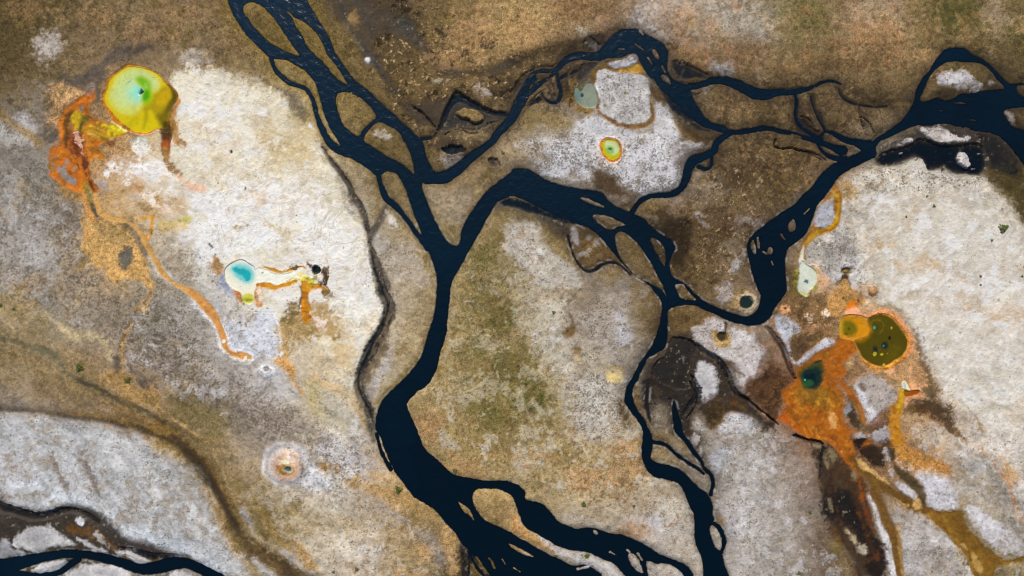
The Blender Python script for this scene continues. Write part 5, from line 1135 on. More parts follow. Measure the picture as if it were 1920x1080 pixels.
# shoals, bars and islets
ISLETS = [
 ('grassy_river_island', 'teardrop grassy island at the top of the river with a pale rock patch', 'z 480,25 570,90 640,160 700,240 760,320 820,410 870,490 930,570 975,635 880,600 760,550 650,490 560,410 440,290 400,220 350,170 325,120 340,60 380,28'),
 ('grassy_river_island', 'long thin golden grass wedge between two upper river arms, tapering southward', 'z 815,115 850,140 900,190 940,210 1010,238 1080,300 1140,350 1190,420 1230,500 1260,580 1320,670 1390,750 1440,830 1480,900 1515,958 1450,930 1390,880 1310,800 1240,710 1150,620 1080,550 1030,480 1015,420 960,340 920,280 890,200'),
 ('grassy_river_island', 'broad oval brown island in the upper river fork above a narrow cross stream', 't10 600,720 620,692 690,688 770,720 830,780 880,830 905,880 850,925 790,975 775,1030 700,985 650,930 625,860 600,790'),
 ('grassy_river_island', 'brown triangular island ending in a mossy southern point where two river arms rejoin', 't10 830,990 870,945 920,908 1000,950 1070,980 1100,1050 t11 1130,0 1160,90 1180,160 1190,235 1150,190 1100,150 1010,110 930,60 870,15 t10 805,1060 808,1020'),
 ('grassy_river_island', 'narrow grassy tongue between the big river arm and a thin side stream above the confluence', 't11 940,222 990,212 1040,212 1075,265 1110,330 1140,400 1160,470 1195,570 1225,640 1248,695 1180,600 1110,500 1050,430 990,395 965,330'),
 ('grassy_river_island', 'small sliver of golden grass in the dark river bend, north of the oval bars', 't21 505,402 560,405 640,435 712,482 640,470 560,440'),
 ('grassy_river_island', 'short fat golden bar just above the fork of the middle river', 't21 600,535 660,528 740,545 800,580 870,612 800,618 760,645 720,645 660,610 620,575'),
 ('grassy_river_island', 'long golden leaf shaped island between the two middle arms of the river', 't21 770,690 800,655 860,670 920,720 980,790 1030,860 1070,940 1110,1020 t22 1140,0 1172,110 1150,40 1110,0 t21 1080,1070 1000,1030 920,985 870,930 810,850 775,760'),
 ('grassy_river_island', 'small mossy crescent beside the eastern middle arm of the river', 't21 1030,700 1080,705 1130,750 1152,810 1150,930 1120,880 1080,800'),
 ('grassy_river_island', 'small brown triangle of land where three channels meet above the south stream', 't22 1225,-20 t21 1240,1050 1290,1050 t22 1310,5 1350,50 1395,95 1320,92 1262,78 1245,30'),
 ('river_spit', 'long orange brown spit splitting the river at the bottom of the picture', 't13 1618,470 1650,438 1720,422 1800,430 1870,455 1920,490 t23 30,560 60,650 110,730 160,752 240,800 330,850 410,880 500,905 580,905 650,940 720,970 770,1000 820,1050 860,1100 1500,2600 1300,2600 690,1080 620,1030 560,990 470,1010 420,990 340,950 270,920 200,880 130,840 60,800 0,760 t13 1920,755 1830,720 1760,690 1700,650 1660,600 1630,540'),
 ('grassy_river_island', 'tiny ragged grass islet alone in the lower river just left of the orange spit', 't13 1510,515 1550,545 1600,580 1620,630 1640,680 1600,630 1555,600'),
 ('grassy_river_island', 'slim golden sandbar in the river under the orange spit at the bottom edge', 't13 1885,838 1930,850 t23 60,880 120,910 180,948 100,930 20,890'),
 ('crusted_river_island', 'oblong grey crusted islet at the bottom edge, left of a larger pale island', 't23 870,920 900,915 950,950 975,1020 985,1075 930,1045 880,980'),
 ('crusted_river_island', 'large pale speckled island at the bottom edge with a brown grassy eastern rim', 't23 1000,975 1040,970 1090,1000 1110,985 1200,1000 1270,1050 1310,1120 1330,1400 1050,1300 1020,1060'),
 ('grassy_river_island', 'small teardrop islet with golden grass in a loop of the south stream', 't23 1480,722 1500,705 1550,740 1570,790 1555,840 1530,880 1505,820'),
 ('crusted_river_island', 'white crusted islet with golden tail beside the bend of the south stream', 't23 1060,180 1100,170 1130,140 1190,150 1270,225 1330,260 1370,300 1420,345 1420,400 1360,360 1310,300 1240,255 1150,232 1080,215'),
 ('crusted_river_island', 'half moon island with a white crusted cap inside the loop of the north east river', 'i 585,720 640,600 700,450 830,300 980,235 1180,245 1340,255 1470,330 1560,450 1695,580 1640,602 1400,612 1280,650 1100,645 1060,690 980,735 880,738 820,705 790,702 650,765'),
 ('grassy_river_island', 'golden islet with a white western edge where the far right river splits', 'i 1655,880 1720,850 1900,830 2100,830 2100,1250 1960,1130 1780,1085 1690,970'),
 ('gravel_bar', 'tiny white gravel bar in the lower right channel under the tan plain', 'n 1088,462 1110,456 1135,478 1125,495 1100,490'),
 ('grassy_river_island', 'small gold tufted islet at the right edge beside the half moon island', 't30 1865,650 1900,630 1960,640 1960,720 1900,725'),
 ('grassy_river_island', 'small round golden islet wrapped in the braids of the north centre stream', 't20 180,575 215,553 260,552 295,562 240,590 200,600'),
 ('grassy_river_island', 'bulb shaped brown islet enclosed by a looping stream in the north centre', 't20 240,680 270,610 330,565 332,620 345,680 350,740 315,762 265,742 235,710'),
 ('grassy_river_island', 'slim pale brown bar in the left braid of the north centre stream', 't20 120,665 150,625 160,630 140,670'),
 ('grassy_river_island', 'tufted round islet among the dark swirls west of the north centre braids', 't10 1480,880 1530,830 1600,810 1690,850 1740,885 1640,920 1600,900 1540,900'),
 ('grassy_river_island', 'small tan wedge islet where the eastern braids split, south of the long dark arm', 't20 1605,955 1640,935 1680,945 1740,965 1690,980 1640,978'),
 ('crusted_river_island', 'tiny pale islet in the thin dark stream east of the eastern braids', 't30 165,1010 210,1005 265,1025 230,1045 180,1035'),
 ('crusted_river_island', 'small white oval islet in the black corner stream at lower left', 't03 235,1040 330,988 480,968 500,990 440,1035 320,1058 260,1055'),
 ('gravel_bar', 'grey leaf shaped bar in the black river above the bend, east of the middle', 't31 160,590 200,555 215,600 195,660 165,660 150,620'),
 ('gravel_bar', 'white spotted oval bar near the left side of the black river bend', 't31 -2,800 15,775 40,780 42,820 15,838 0,825'),
 ('gravel_bar', 'thin brown streak of bar along the left bank of the black river bend', 't21 1790,760 1815,705 1830,760 1838,830 1815,820'),
 ('gravel_bar', 'sliver of pale gravel in the dark rapids at the top of the northern bend', 't20 1012,428 1025,425 1060,480 1055,492 1030,462'),
 ('gravel_bar', 'grey stony bar in the middle of the northern river bend', 't20 1050,372 1080,365 1095,400 1110,450 1085,440 1060,405'),
 ('gravel_bar', 'brown wet bar in the lower part of the northern rapids', 't20 1115,565 1145,555 1180,590 1200,640 1160,620 1125,600'),
]
for nm_, lb_, s_ in ISLETS: land('P', s_)
# drowned bars and streaks that only just break the water
for s_ in ['t20 930,325,4 1000,385,4', 't20 1130,500,5 1150,545,4', 't20 1060,600,5 1085,630,4', 't30 1400,772,6 1490,780,4', 't30 1500,900,4 1560,905,3', 't30 1480,960,5 1520,970,3',
           't20 960,235,8 985,255,4', 't20 800,370,6 840,375,4', 't31 100,680,8 130,720,3', 't21 1850,700,8 1860,780,6', 't21 1890,810,9 1915,830,5', 't31 280,520,5 310,480,4', 't31 30,880,5 40,910,4',
           'n 210,660,6 250,720,10 290,780,6', 'n 170,740,8 210,790,14', 'n 300,670,6 350,745,8', 't13 1850,960,5 1870,1000,3', 't23 740,900,8 790,930,4', 't23 940,915,8 975,965,8', 't23 860,890,8 880,905,5',
           't23 10,1020,6 60,1050,4', 't23 500,1035,12 580,1010,10', 't20 420,560,8 450,520,6', 't30 1340,690,3 1420,700,4', 't20 1290,780,4 1330,830,3', 't20 1230,770,3 1260,810,3', 't30 1300,830,3 1340,835,2']:
    land('S', s_, 3)

# scalloped, crumbling banks
WD += 1.1 * fbm(X, Y, 9, 2, 3) + 0.7 * fbm(X, Y, 4.5, 2, 6)
# the survey colours were read a little flat: restore their contrast and saturation
Sx = np.clip(COL, 1e-5, 1) ** (1 / 2.2); L0 = Sx @ np.array([.3, .59, .11], np.float32)
L1 = np.clip(L0 + 0.22 * (L0 - 0.60) * (1 - sstep((L0 - .75) / .2)) , .02, .95)
matm = TEX[..., 0] > -0.3
L1 = np.where(matm, L0 + .35 * (L1 - L0), L1)
S0 = (Sx.max(-1) - Sx.min(-1)) / Sx.max(-1)
sat_k = np.where(matm, 1.04, 1.30 - .34 * sstep((S0 - .25) / .3))[..., None]
Sx = (Sx - L0[..., None]) * sat_k * (L1 / L0)[..., None] + L1[..., None]
COL = (np.clip(Sx, .004, 1) ** 2.2).astype(np.float32)
# mottling of the land: drifts of lighter and darker, greyer and browner ground at many sizes
lum0 = COL @ np.array([.3, .6, .1], np.float32)
Cq = np.clip(COL, 1e-4, 1) ** (1 / 2.2); sat0 = (Cq.max(-1) - Cq.min(-1)) / Cq.max(-1)
plain = np.where(TEX[..., 0] < -0.3, 1.0, 0.25) * (1 - far[..., 0])                      # mats and silts keep their own look
mot = 0.55 * fbm(X + 12 * WXA, Y + 12 * WYA, 46, 4, 0, .7) + 0.6 * fbm(X, Y, 12, 3, 3, .8)
COL *= np.clip(1 + plain * (.45 + .55 * sstep(SPK / .4)) * (0.42 * mot + 0.25 * fbm(X, Y, 5, 2, 2, .8)), .3, 2)[..., None]
mat_ = sstep((TEX[..., 2] - .15) / .1) * sstep((.55 - TEX[..., 2]) / .05) * (TEX[..., 0] > -.3)   # mats and silts: streaked and clotted
stv = fbm(X + 16 * WXA + 5 * FRAY, Y + 16 * WYA, 18, 4, 5, .75)
COL *= np.clip(1.06 + mat_ * (.30 * stv + .25 * fbm(X, Y, 5, 2, 1)), .4, 1.8)[..., None]
k = (mat_ * sstep((fbm(X + 8 * WYA, Y + 8 * WXA, 10, 3, 6, .8) - .25) / .2) * .28 * sstep((sat0 - .4) / .1) * sstep((lum0 - .07) / .05))[..., None]
COL += k * (lin('c8922e') - COL)
k = (mat_ * sstep((fbm(X - 8 * WYA, Y + 8 * WXA, 16, 3, 2, .8) - .2) / .25) * .5 * sstep((sat0 - .4) / .1))[..., None]
COL += k * (lin('6a3c0c') - COL)
k = (mat_ * sstep((fbm(X, Y, 5, 2, 7) - .5) / .1) * .45 * sstep((.4 - sat0) / .1))[..., None]     # crumbs of crust on the dark silt
COL += k * (lin('a39478') - COL)
pale = sstep((lum0 - .22) / .2) * sstep((.32 - sat0) / .15) * plain
crk = sstep((fbm(X + 6 * WXA, Y + 6 * WYA, 22, 4, 7, .8) + .45 * fbm(X, Y, 150, 3, 2) - .12) / .45) * pale * .6 * (.35 + SPK)
COL += crk[..., None] * (lin('86704c') - COL)
wht = sstep((fbm(X + 14 * WYA, Y + 14 * WXA, 30, 4, 4, .75) - .1 + .3 * (.3 - SPK)) / .4) * pale * (.75 - .35 * SPK)
COL += wht[..., None] * (lin('e4e2e0') * np.clip(lum0 / .45, .55, 1)[..., None] - COL)
grs = sstep((fbm(X - 9 * WXA, Y + 9 * WYA, 34, 4, 1, .75) - .1) / .5) * plain * sstep((sat0 - .25) / .12) * sstep((lum0 - .05) / .06) * .6
COL += grs[..., None] * (lin('6b5a2a') - COL)
# swirled sinter on the white western plain
ax_ = fbm(X, Y, 95, 3, 2, .5); ay_ = fbm(X, Y, 95, 3, 6, .5)
sw = fbm(X + 110 * ax_ + 10 * WXA, Y + 110 * ay_ + 10 * WYA, 60, 4, 3, .55)
pm, w_ = field('P', 'p 200,300 330,300 420,320 620,330 690,440 715,590 690,640 600,600 560,480 440,475 380,470 330,400 240,370', 40, 4)
pl = np.zeros(X.shape, np.float32); pl[w_] = sstep(.5 - pm / 50) * (TEX[w_][..., 0] < -.3)
for lo, c_, am in ((-.05, 'f1efed', .75), (.10, 'ae9c82', .45), (-.22, 'b9ada0', .5), (.24, 'f4f3f2', .8), (.36, 'a08a68', .4)):
    k = (pl * sstep((.035 - np.abs(sw - lo)) / .03) * am * np.clip(.8 + .8 * CLF[24], .1, 1))[..., None]
    COL += k * (lin(c_) - COL)
# flow streaks: the way sheets of water once ran over the south west and the eastern plain
def streaks(ang, s, mask, amp):
    a_ = math.radians(ang); u = X * math.cos(a_) + Y * math.sin(a_) + 14 * WXA; v = -X * math.sin(a_) + Y * math.cos(a_) + 14 * WYA
    f_ = fbm(u / 7, v, s, 4, 2, .7)
    COL[:] *= np.clip(1 + (amp * mask * (1 - far[..., 0]) * f_), .5, 1.6)[..., None]
streaks(42, 16, sstep((Y - 480 - .35 * X) / 140) * sstep((780 - X) / 150), .42)
streaks(24, 14, sstep((X - 1560) / 120) * sstep((Y - 560) / 150), .30)
streaks(62, 12, sstep((X - 1480) / 60) * sstep((Y - 830) / 60), .35)
# hair-thin rivulets through wet silt
rid = np.abs(fbm(X + 10 * WXA, Y + 10 * WYA, 46, 4, 5, .55)); rid2 = np.abs(fbm(X - 8 * WYA, Y + 8 * WXA, 24, 3, 1, .5))
wetz = np.clip(sstep((TEX[..., 2] - .2) / .2) * sstep((.56 - TEX[..., 2]) / .03) * (TEX[..., 0] > .3) + .0, 0, 1)
zone = np.clip(wetz + .9 * sstep((X - 780) / 60) * sstep((330 - Y) / 60) * np.exp(-np.clip(WD, 0, 200) / 22), 0, 1) * sstep((WD - 1) / 4)
k = (np.clip(sstep((.065 - rid) / .035) + .9 * sstep((.06 - rid2) / .035), 0, 1) * zone * .9)[..., None]
COL += k * (lin('1e1d1c') - COL)
# soft golden grass fringe along the upper banks, dark wet silt along the rest
UP = sstep((760 - X) / 200) * sstep((620 - Y) / 200)
LW = sstep((Y - 480) / 200) * sstep((1150 - X) / 200)
rim = np.exp(-np.clip(WD + 3 * FRAY, 0, 40) / 6)
k = (rim * (0.75 * UP + 0.4 * LW * (FRAY > 0)))[..., None]
COL += k * (lin('82682a') - COL)
NB = sstep((X - 780) / 80) * sstep((350 - Y) / 60)                   # the northern braids run through wet black silt
fw = 3.6 + 9 * sstep((fbm(X, Y, 130, 3, 4) - .0) / .4) + NB * (5 + 12 * sstep(fbm(X, Y, 90, 3, 6) / .4))
k = (np.exp(-np.clip(WD + 4 * FRAY, 0, 60) / fw) * np.clip(.68 + .4 * FRAY + .1 * NB, 0, .95) * (1 - UP) * (1 - LW))[..., None]
COL += k * (lin('33291d') - COL)
# salt-white crumbs on the lips of the middle and lower banks
k = (np.exp(-((WD - 2.2) / 1.6) ** 2) * sstep((fbm(X, Y, 7, 2, 1) - .05) / .25) * sstep((Y - 330) / 120) * .32)[..., None]
COL += k * (lin('c9c6c2') - COL)
# river bed
bed = (sstep((0.6 - WD) / 1.6) * (1 - .6 * SHAL))[..., None]
COL += bed * (lin('2a2620') - COL)

# ------------------------------------------------------------------ heights (metres)
N1 = fbm(X, Y, 160, 4, 2); N2 = fbm(X, Y, 14, 3, 5)
lum = COL @ np.array([.3, .6, .1], np.float32)
land_h = 0.10 * np.clip(WD / 1.2, 0, 1) + 0.22 * sstep(WD / 14) + 0.35 * sstep(WD / 50) * (0.6 + 0.7 * N1) + 0.09 * N2 * sstep(WD / 5) + 0.10 * np.maximum(CLF[6], 0) * sstep(WD / 5)
land_h = land_h + 0.10 * sstep((lum - 0.1) / 0.3) * sstep(WD / 6)
Z = np.where(WD > 0, land_h, -0.12 * (1 - .8 * SHAL) * np.clip(-WD / 1.2, 0, 1) - 0.65 * (1 - SHAL) ** 1.5 * sstep(-WD / 9)).astype(np.float32)
Z = np.where((SOFT > .004) & (WD > 0), np.minimum(Z, .02 - SOFT), Z).astype(np.float32)
Z += far[..., 0] * sstep(WD / 50) * (6 * fbm(X, Y, 2500, 4, 1) + 1)
def basin(s, depth, rim_h=0.10, rim_w=3.0, kind='P', fl=1.5):
    """level a spring's surface, with a low sinter lip round it"""
    d, w = field(kind, s, 12, 0.8)
    inside = Z[w][d < 0]
    if not len(inside): return
    lev = float(np.median(inside)) - depth
    m = sstep(0.5 - d / (2 * fl))
    z = Z[w] + rim_h * np.exp(-(d / rim_w) ** 2) * (d > 0)
    Z[w] = z * (1 - m) + lev * m
def mound(s, h, kind='P', soft=4.0):
    d, w = field(kind, s, soft + 2, 1.0)
    Z[w] += h * sstep(0.5 - d / (2 * soft))
for s_, h_ in [(BIG, .1), (TEAL, .06), (RND, .08), (GRY, .06), (PALE, .05), (OLV, .1), (DRK, .15), (ORP, .05)]: basin(s_, h_)
for s_, h_ in [(MATW, -.06), (FAN, -.03), (BASIN, -.06), (DELTA, -.08), (FANE, -.03)]: mound(s_, h_)
for s_, h_ in [(RUN, -.06), (CHAN, -.06), (ST1, -.08), (ST2, -.08), (OUT, -.08)]: mound(s_, h_, 'S', 2)
for s_, h_ in [(BVENT, -.5), (HVENT, -.5)]: mound(s_, h_, 'P', 2)
for s_, h_ in [(CRAT, -.5), (CR2, -.45), (MVENT, -.3), (YVENT, -.2), ('t32 128,152,9,9', -.3), ('t12 85,605,20,17', -.35), ('t01 1737,60,9,9', -.3)]: mound(s_, h_, 'E', 3)
for s_, h_ in [('p 541,872,36,33', .5), ('t12 92,620,48,46', .45), ('t32 130,165,34,36', .35), (MOUND, .4), ('p 1396,565,26,26', .15)]: mound(s_, h_, 'E', 9)

# how each patch of ground is textured where no patch says so
Cs = np.clip(COL, 1e-4, 1) ** (1 / 2.2)
mx, mn = Cs.max(-1), Cs.min(-1); sat = (mx - mn) / mx; lm = Cs.mean(-1)
g_auto = np.clip(0.35 + 1.6 * np.clip(sat - 0.12, 0, .4), 0, 1) * sstep((lm - 0.15) / 0.15) * (1 - .75 * sstep((lm - .58) / .15)) * (.4 + .6 * sstep(SPK / .4))
s_auto = sstep((0.36 - sat) / 0.15) * sstep((lm - 0.32) / 0.1) * SPK
AUTO = np.stack([g_auto, np.clip(s_auto * (1 + 0.5 * fbm(X, Y, 90, 3, 7)), 0, 1), np.zeros_like(lm)], -1)
TEX = np.where(TEX < -0.5, AUTO, np.clip(TEX, 0, 1)).astype(np.float32)
COL *= np.where(sat < .2, 1, 0)[..., None] * (np.array([1.0, .992, .972], np.float32) - 1) + 1
ALB = np.clip(COL / CAL, 0.002, 0.86).astype(np.float32)

# ------------------------------------------------------------------ materials
def nt(name):
    m = bpy.data.materials.new(name); m.use_nodes = True
    t = m.node_tree; return m, t, t.nodes["Principled BSDF"]
def node(t, kind, **kw):
    n = t.nodes.new(kind)
    for k_, v in kw.items():
        if k_ == 'i':
            for q, val in v.items(): n.inputs[q].default_value = val
        else: setattr(n, k_, v)
    return n
def math_(t, op, a, b=None, clamp=False):
    n = node(t, "ShaderNodeMath", operation=op, use_clamp=clamp)
    for i, v in enumerate((a, b)):
        if v is None: continue
        if isinstance(v, (int, float)): n.inputs[i].default_value = v
        else: t.links.new(v, n.inputs[i])
    return n.outputs[0]
def mapr(t, v, a, b, c, d):
    n = node(t, "ShaderNodeMapRange", i={1: a, 2: b, 3: c, 4: d}); t.links.new(v, n.inputs[0]); return n.outputs[0]
def ground_material():
    m, t, b = nt("mineral ground"); L = t.links.new
    col = node(t, "ShaderNodeAttribute", attribute_name="albedo"); tex = node(t, "ShaderNodeAttribute", attribute_name="texture")
    sp = node(t, "ShaderNodeSeparateColor"); L(tex.outputs["Color"], sp.inputs[0])
    gr, sk, wet = sp.outputs
    pos = node(t, "ShaderNodeNewGeometry").outputs["Position"]
    def noise(scale, detail, rough=.6):
        n = node(t, "ShaderNodeTexNoise", i={"Scale": scale, "Detail": detail, "Roughness": rough}); L(pos, n.inputs["Vector"]); return n
    n1 = noise(4.2, 3, .75); n2 = noise(1.3, 4, .7); n3 = noise(0.28, 3)
    # fine grain: lightness jitter, stronger on grassy ground
    a = math_(t, 'SUBTRACT', n1.outputs[0], 0.5); a = math_(t, 'MULTIPLY', a, 1.9)
    b2 = math_(t, 'SUBTRACT', n2.outputs[0], 0.5); b2 = math_(t, 'MULTIPLY', b2, 1.3)
    s = math_(t, 'ADD', a, b2)
    amt = mapr(t, gr, 0, 1, 0.10, 1.25)
    s = math_(t, 'MULTIPLY', s, amt); s = math_(t, 'ADD', s, 1.0); s = math_(t, 'MAXIMUM', s, 0.2)
    v = node(t, "ShaderNodeVectorMath", operation='SCALE'); L(col.outputs["Color"], v.inputs[0]); L(s, v.inputs["Scale"])
    # dark tussock specks scattered over pale crust, in drifts
    wv = node(t, "ShaderNodeVectorMath", operation='SCALE'); wv.inputs["Scale"].default_value = 0.55; L(noise(1.7, 2).outputs["Color"], wv.inputs[0])
    wa = node(t, "ShaderNodeVectorMath", operation='ADD'); L(pos, wa.inputs[0]); L(wv.outputs[0], wa.inputs[1])
    out = v.outputs[0]
    n5 = noise(2.6, 3, .7); n6 = noise(0.55, 3, .6)
    dr = mapr(t, n6.outputs[0], 0.3, 0.7, -0.10, 0.12)
    th = math_(t, 'ADD', math_(t, 'ADD', n5.outputs[0], dr), mapr(t, sk, 0, 1, -0.17, 0.01))
    f = mapr(t, th, 0.51, 0.62, 0.0, 0.72)
    mx_ = node(t, "ShaderNodeMix", data_type='RGBA'); L(f, mx_.inputs[0]); L(out, mx_.inputs[6]); mx_.inputs[7].default_value = (0.115, 0.085, 0.05, 1)
    out = mx_.outputs[2]
    for scale, rad, drift, tone in ((1.5, 0.40, n3, (0.06, 0.047, 0.03)), (2.8, 0.42, n2, (0.09, 0.072, 0.05))):
        vo = node(t, "ShaderNodeTexVoronoi", i={"Scale": scale}); L(wa.outputs[0], vo.inputs["Vector"])
        vc = node(t, "ShaderNodeSeparateColor"); L(vo.outputs["Color"], vc.inputs[0])
        dr = mapr(t, drift.outputs[0], 0.42, 0.62, 0.02, 0.75)
        keep = math_(t, 'MULTIPLY', dr, sk); keep = math_(t, 'GREATER_THAN', keep, vc.outputs[0])
        r = math_(t, 'MULTIPLY', vc.outputs[1], rad * .7); r = math_(t, 'ADD', r, rad * .35)
        q = math_(t, 'DIVIDE', vo.outputs["Distance"], r)
        dot = mapr(t, q, 0.3, 1.1, 0.62, 0.0)
        f = math_(t, 'MULTIPLY', dot, keep)
        mx_ = node(t, "ShaderNodeMix", data_type='RGBA'); L(f, mx_.inputs[0]); L(out, mx_.inputs[6]); mx_.inputs[7].default_value = tone + (1,)
        out = mx_.outputs[2]
    # dry straw-coloured tips on the tundra
    vo = node(t, "ShaderNodeTexVoronoi", i={"Scale": 3.1}); L(wa.outputs[0], vo.inputs["Vector"])
    vc = node(t, "ShaderNodeSeparateColor"); L(vo.outputs["Color"], vc.inputs[0])
    keep = math_(t, 'GREATER_THAN', vc.outputs[2], 0.80)
    tip = mapr(t, vo.outputs["Distance"], 0.1, 0.38, 0.55, 0.0)
    f = math_(t, 'MULTIPLY', math_(t, 'MULTIPLY', tip, keep), math_(t, 'MULTIPLY', gr, gr))
    hs = node(t, "ShaderNodeVectorMath", operation='SCALE'); hs.inputs["Scale"].default_value = 2.1; L(out, hs.inputs[0])
    mx_ = node(t, "ShaderNodeMix", data_type='RGBA'); L(f, mx_.inputs[0]); L(out, mx_.inputs[6]); L(hs.outputs[0], mx_.inputs[7])
    out = mx_.outputs[2]
    L(out, b.inputs["Base Color"])
    L(mapr(t, wet, 0, 1, 0.95, 0.18), b.inputs["Roughness"])
    b.inputs["Specular IOR Level"].default_value = 0.22
    bp = node(t, "ShaderNodeBump", i={"Strength": 0.6, "Distance": 0.12}); 
    hh = math_(t, 'ADD', n1.outputs[0], math_(t, 'MULTIPLY', n2.outputs[0], 2.0))
    hh = math_(t, 'MULTIPLY', hh, mapr(t, wet, 0, 0.6, 1.0, 0.05))
    L(hh, bp.inputs["Height"]); L(bp.outputs[0], b.inputs["Normal"])
    return m
def river_material():
    m, t, b = nt("deep river water"); L = t.links.new
    dep = node(t, "ShaderNodeAttribute", attribute_name="depth")
    pos = node(t, "ShaderNodeNewGeometry").outputs["Position"]
    b.inputs["Base Color"].default_value = (0.0006, 0.0065, 0.0140, 1)
    b.inputs["Roughness"].default_value = 0.2; b.inputs["IOR"].default_value = 1.333
    n = node(t, "ShaderNodeTexNoise", i={"Scale": 0.9, "Detail": 4.0, "Roughness": .6, "Distortion": 0.6}); L(pos, n.inputs["Vector"])
    bp = node(t, "ShaderNodeBump", i={"Strength": 0.45, "Distance": 0.25}); L(n.outputs[0], bp.inputs["Height"]); L(bp.outputs[0], b.inputs["Normal"])
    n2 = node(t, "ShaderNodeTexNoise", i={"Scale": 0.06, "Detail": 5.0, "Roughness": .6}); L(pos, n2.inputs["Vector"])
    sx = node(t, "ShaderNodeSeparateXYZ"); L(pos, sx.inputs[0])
    f = math_(t, 'ADD', math_(t, 'MULTIPLY', sx.outputs[1], 0.009), math_(t, 'MULTIPLY', sx.outputs[0], -0.0045))   # water colour turns bluer towards the upper left
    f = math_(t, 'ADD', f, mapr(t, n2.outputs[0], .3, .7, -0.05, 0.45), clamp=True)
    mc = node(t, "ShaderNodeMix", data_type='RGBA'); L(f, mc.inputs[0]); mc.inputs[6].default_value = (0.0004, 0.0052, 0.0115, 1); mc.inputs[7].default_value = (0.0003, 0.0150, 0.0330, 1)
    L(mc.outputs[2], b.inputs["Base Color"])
    tr = node(t, "ShaderNodeBsdfTransparent"); mix = node(t, "ShaderNodeMixShader")
    e = math_(t, 'MULTIPLY', dep.outputs["Fac"], -9.0); e = math_(t, 'EXPONENT', e); al = math_(t, 'SUBTRACT', 1.0, e)
    L(al, mix.inputs[0]); L(tr.outputs[0], mix.inputs[1]); L(b.outputs[0], mix.inputs[2])
    L(mix.outputs[0], t.nodes["Material Output"].inputs[0])
    return m
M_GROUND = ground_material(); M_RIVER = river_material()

# ------------------------------------------------------------------ cutting the terrain sheet into the things that stand in it
ID = np.zeros((NY - 1, NX - 1), np.int32)
SPEC = [None]                 # id -> (name, parent key)
def cells(kind, s, grow):
    d, w = field(kind, s, abs(grow) + 4, 0.8)
    m = d < grow
    mc = (m[:-1, :-1].astype(int) + m[1:, :-1] + m[:-1, 1:] + m[1:, 1:]) >= 2
    return mc, (slice(w[0].start, w[0].start + mc.shape[0]), slice(w[1].start, w[1].start + mc.shape[1]))
THINGS = []
def thing(name, label, cat, *parts, group=None):
    """parts: (part name, shape kind, outline, grow in pixels[, label]); one part only = a single mesh"""
    ids = []
    for p in parts:
        i = len(SPEC); SPEC.append(p)
        mc, w = cells(p[1], p[2], p[3]); v = ID[w]; v[mc] = i
        ids.append(i)
    THINGS.append((name, label, cat, group, ids, parts))
for nm_, lb_, s_ in ISLETS:
    thing(nm_, lb_, 'spit' if 'spit' in nm_ else 'gravel bar' if 'bar' in nm_ else 'island', (nm_, 'P', s_, 2.5))
thing('bacterial_mat', 'rust orange mat spreading west and south of the big yellow spring', 'bacterial mat', ('mat', 'P', MATW, 0), ('dry_patch', 'P', 'c 210,440 240,420 300,520 400,590 460,650 440,690 370,670 290,640 220,550', 0, 'grey bare patch inside the orange mat'))
thing('silt_fan', 'pale orange tan silt sheet with a round grey hole, left of the long tan channel', 'silt fan', ('silt', 'P', FAN, 0), ('bare_hole', 'P', HOLE, 0, 'grey speckled hole in the tan silt'))
thing('runoff_channel', 'long winding tan channel running from the orange mat down to the white flat', 'runoff channel', ('channel', 'S', RUN, 0))
thing('outflow_channel', 'short dark red brown outlet draining the east side of the big yellow spring', 'runoff channel', ('channel', 'S', OUT, 0))
thing('hot_spring', 'largest hot spring, yellow with a mint centre, green swirl and an orange edge', 'hot spring', ('rim', 'P', BIG, 2), ('pool_water', 'P', BIG, -1.5), ('green_swirl', 'P', 'a 820,440 880,385 1000,390 1095,470 1130,560 1135,680 1160,790 1120,890 1020,920 960,830 985,740 990,660 930,560 880,500', 0), ('vent', 'P', BVENT, .5))
thing('milky_channel', 'milky white and yellow arm flowing east out of the turquoise spring', 'runoff channel', ('channel', 'P', ARM, 1))
thing('hot_spring', 'cream rimmed spring with a turquoise heart on the white western plain', 'hot spring', ('rim', 'P', TEAL, 1.5), ('pool_water', 'P', TEAL, -1), ('side_pool', 'E', 'd 500,665,80,78', 0, 'small yellow green side pool'), ('vent', 'P', TVENT, 0))
thing('runoff_fan', 'bright orange trickle running south from the end of the milky arm', 'bacterial mat', ('mat', 'P', DOWN, 0))
thing('steam_vent', 'small black green hole at the end of the milky arm, ringed with brown crust', 'steam vent', ('vent', 'P', HVENT, 0))
thing('hot_spring', 'small round yellow green spring with a bright orange ring on white crust', 'hot spring', ('rim', 'P', RND, 1), ('pool_water', 'P', RND, -2), ('vent', 'E', RVENT, 0))
thing('sinter_terrace', 'large square white speckled crust plate edged in orange below the northern bend', 'sinter terrace', ('crust', 'P', 't20 640,545 680,517 740,532 820,562 940,552 1010,580 1032,640 1028,760 1038,830 1032,910 960,922 880,935 800,920 720,880 662,840 652,790 650,700 622,640', 0))
thing('sinter_terrace', 'small white boomerang shaped crust plate on the river side of the square one', 'sinter terrace', ('crust', 'P', 'h 770,285 880,260 1050,230 1160,200 1200,150 1300,140 1360,190 1350,260 1280,310 1150,360 930,402 850,350', 0))
thing('hot_spring', 'dull grey green spring beside the square white crust plate', 'hot spring', ('pool_water', 'P', GRY, 0), ('vent', 'E', GVENT, 0))
thing('mud_cone', 'ringed pinkish grey cone with a small blue pool at its centre, lower left', 'mud cone', ('cone', 'E', 'p 540,873,37,35', 0), ('crater_rim', 'P', 't13 165,270 180,240 230,230 300,250 300,290 260,315 210,300 180,280', 0, 'ochre crater rim'), ('crater_pool', 'E', MVENT, 0))
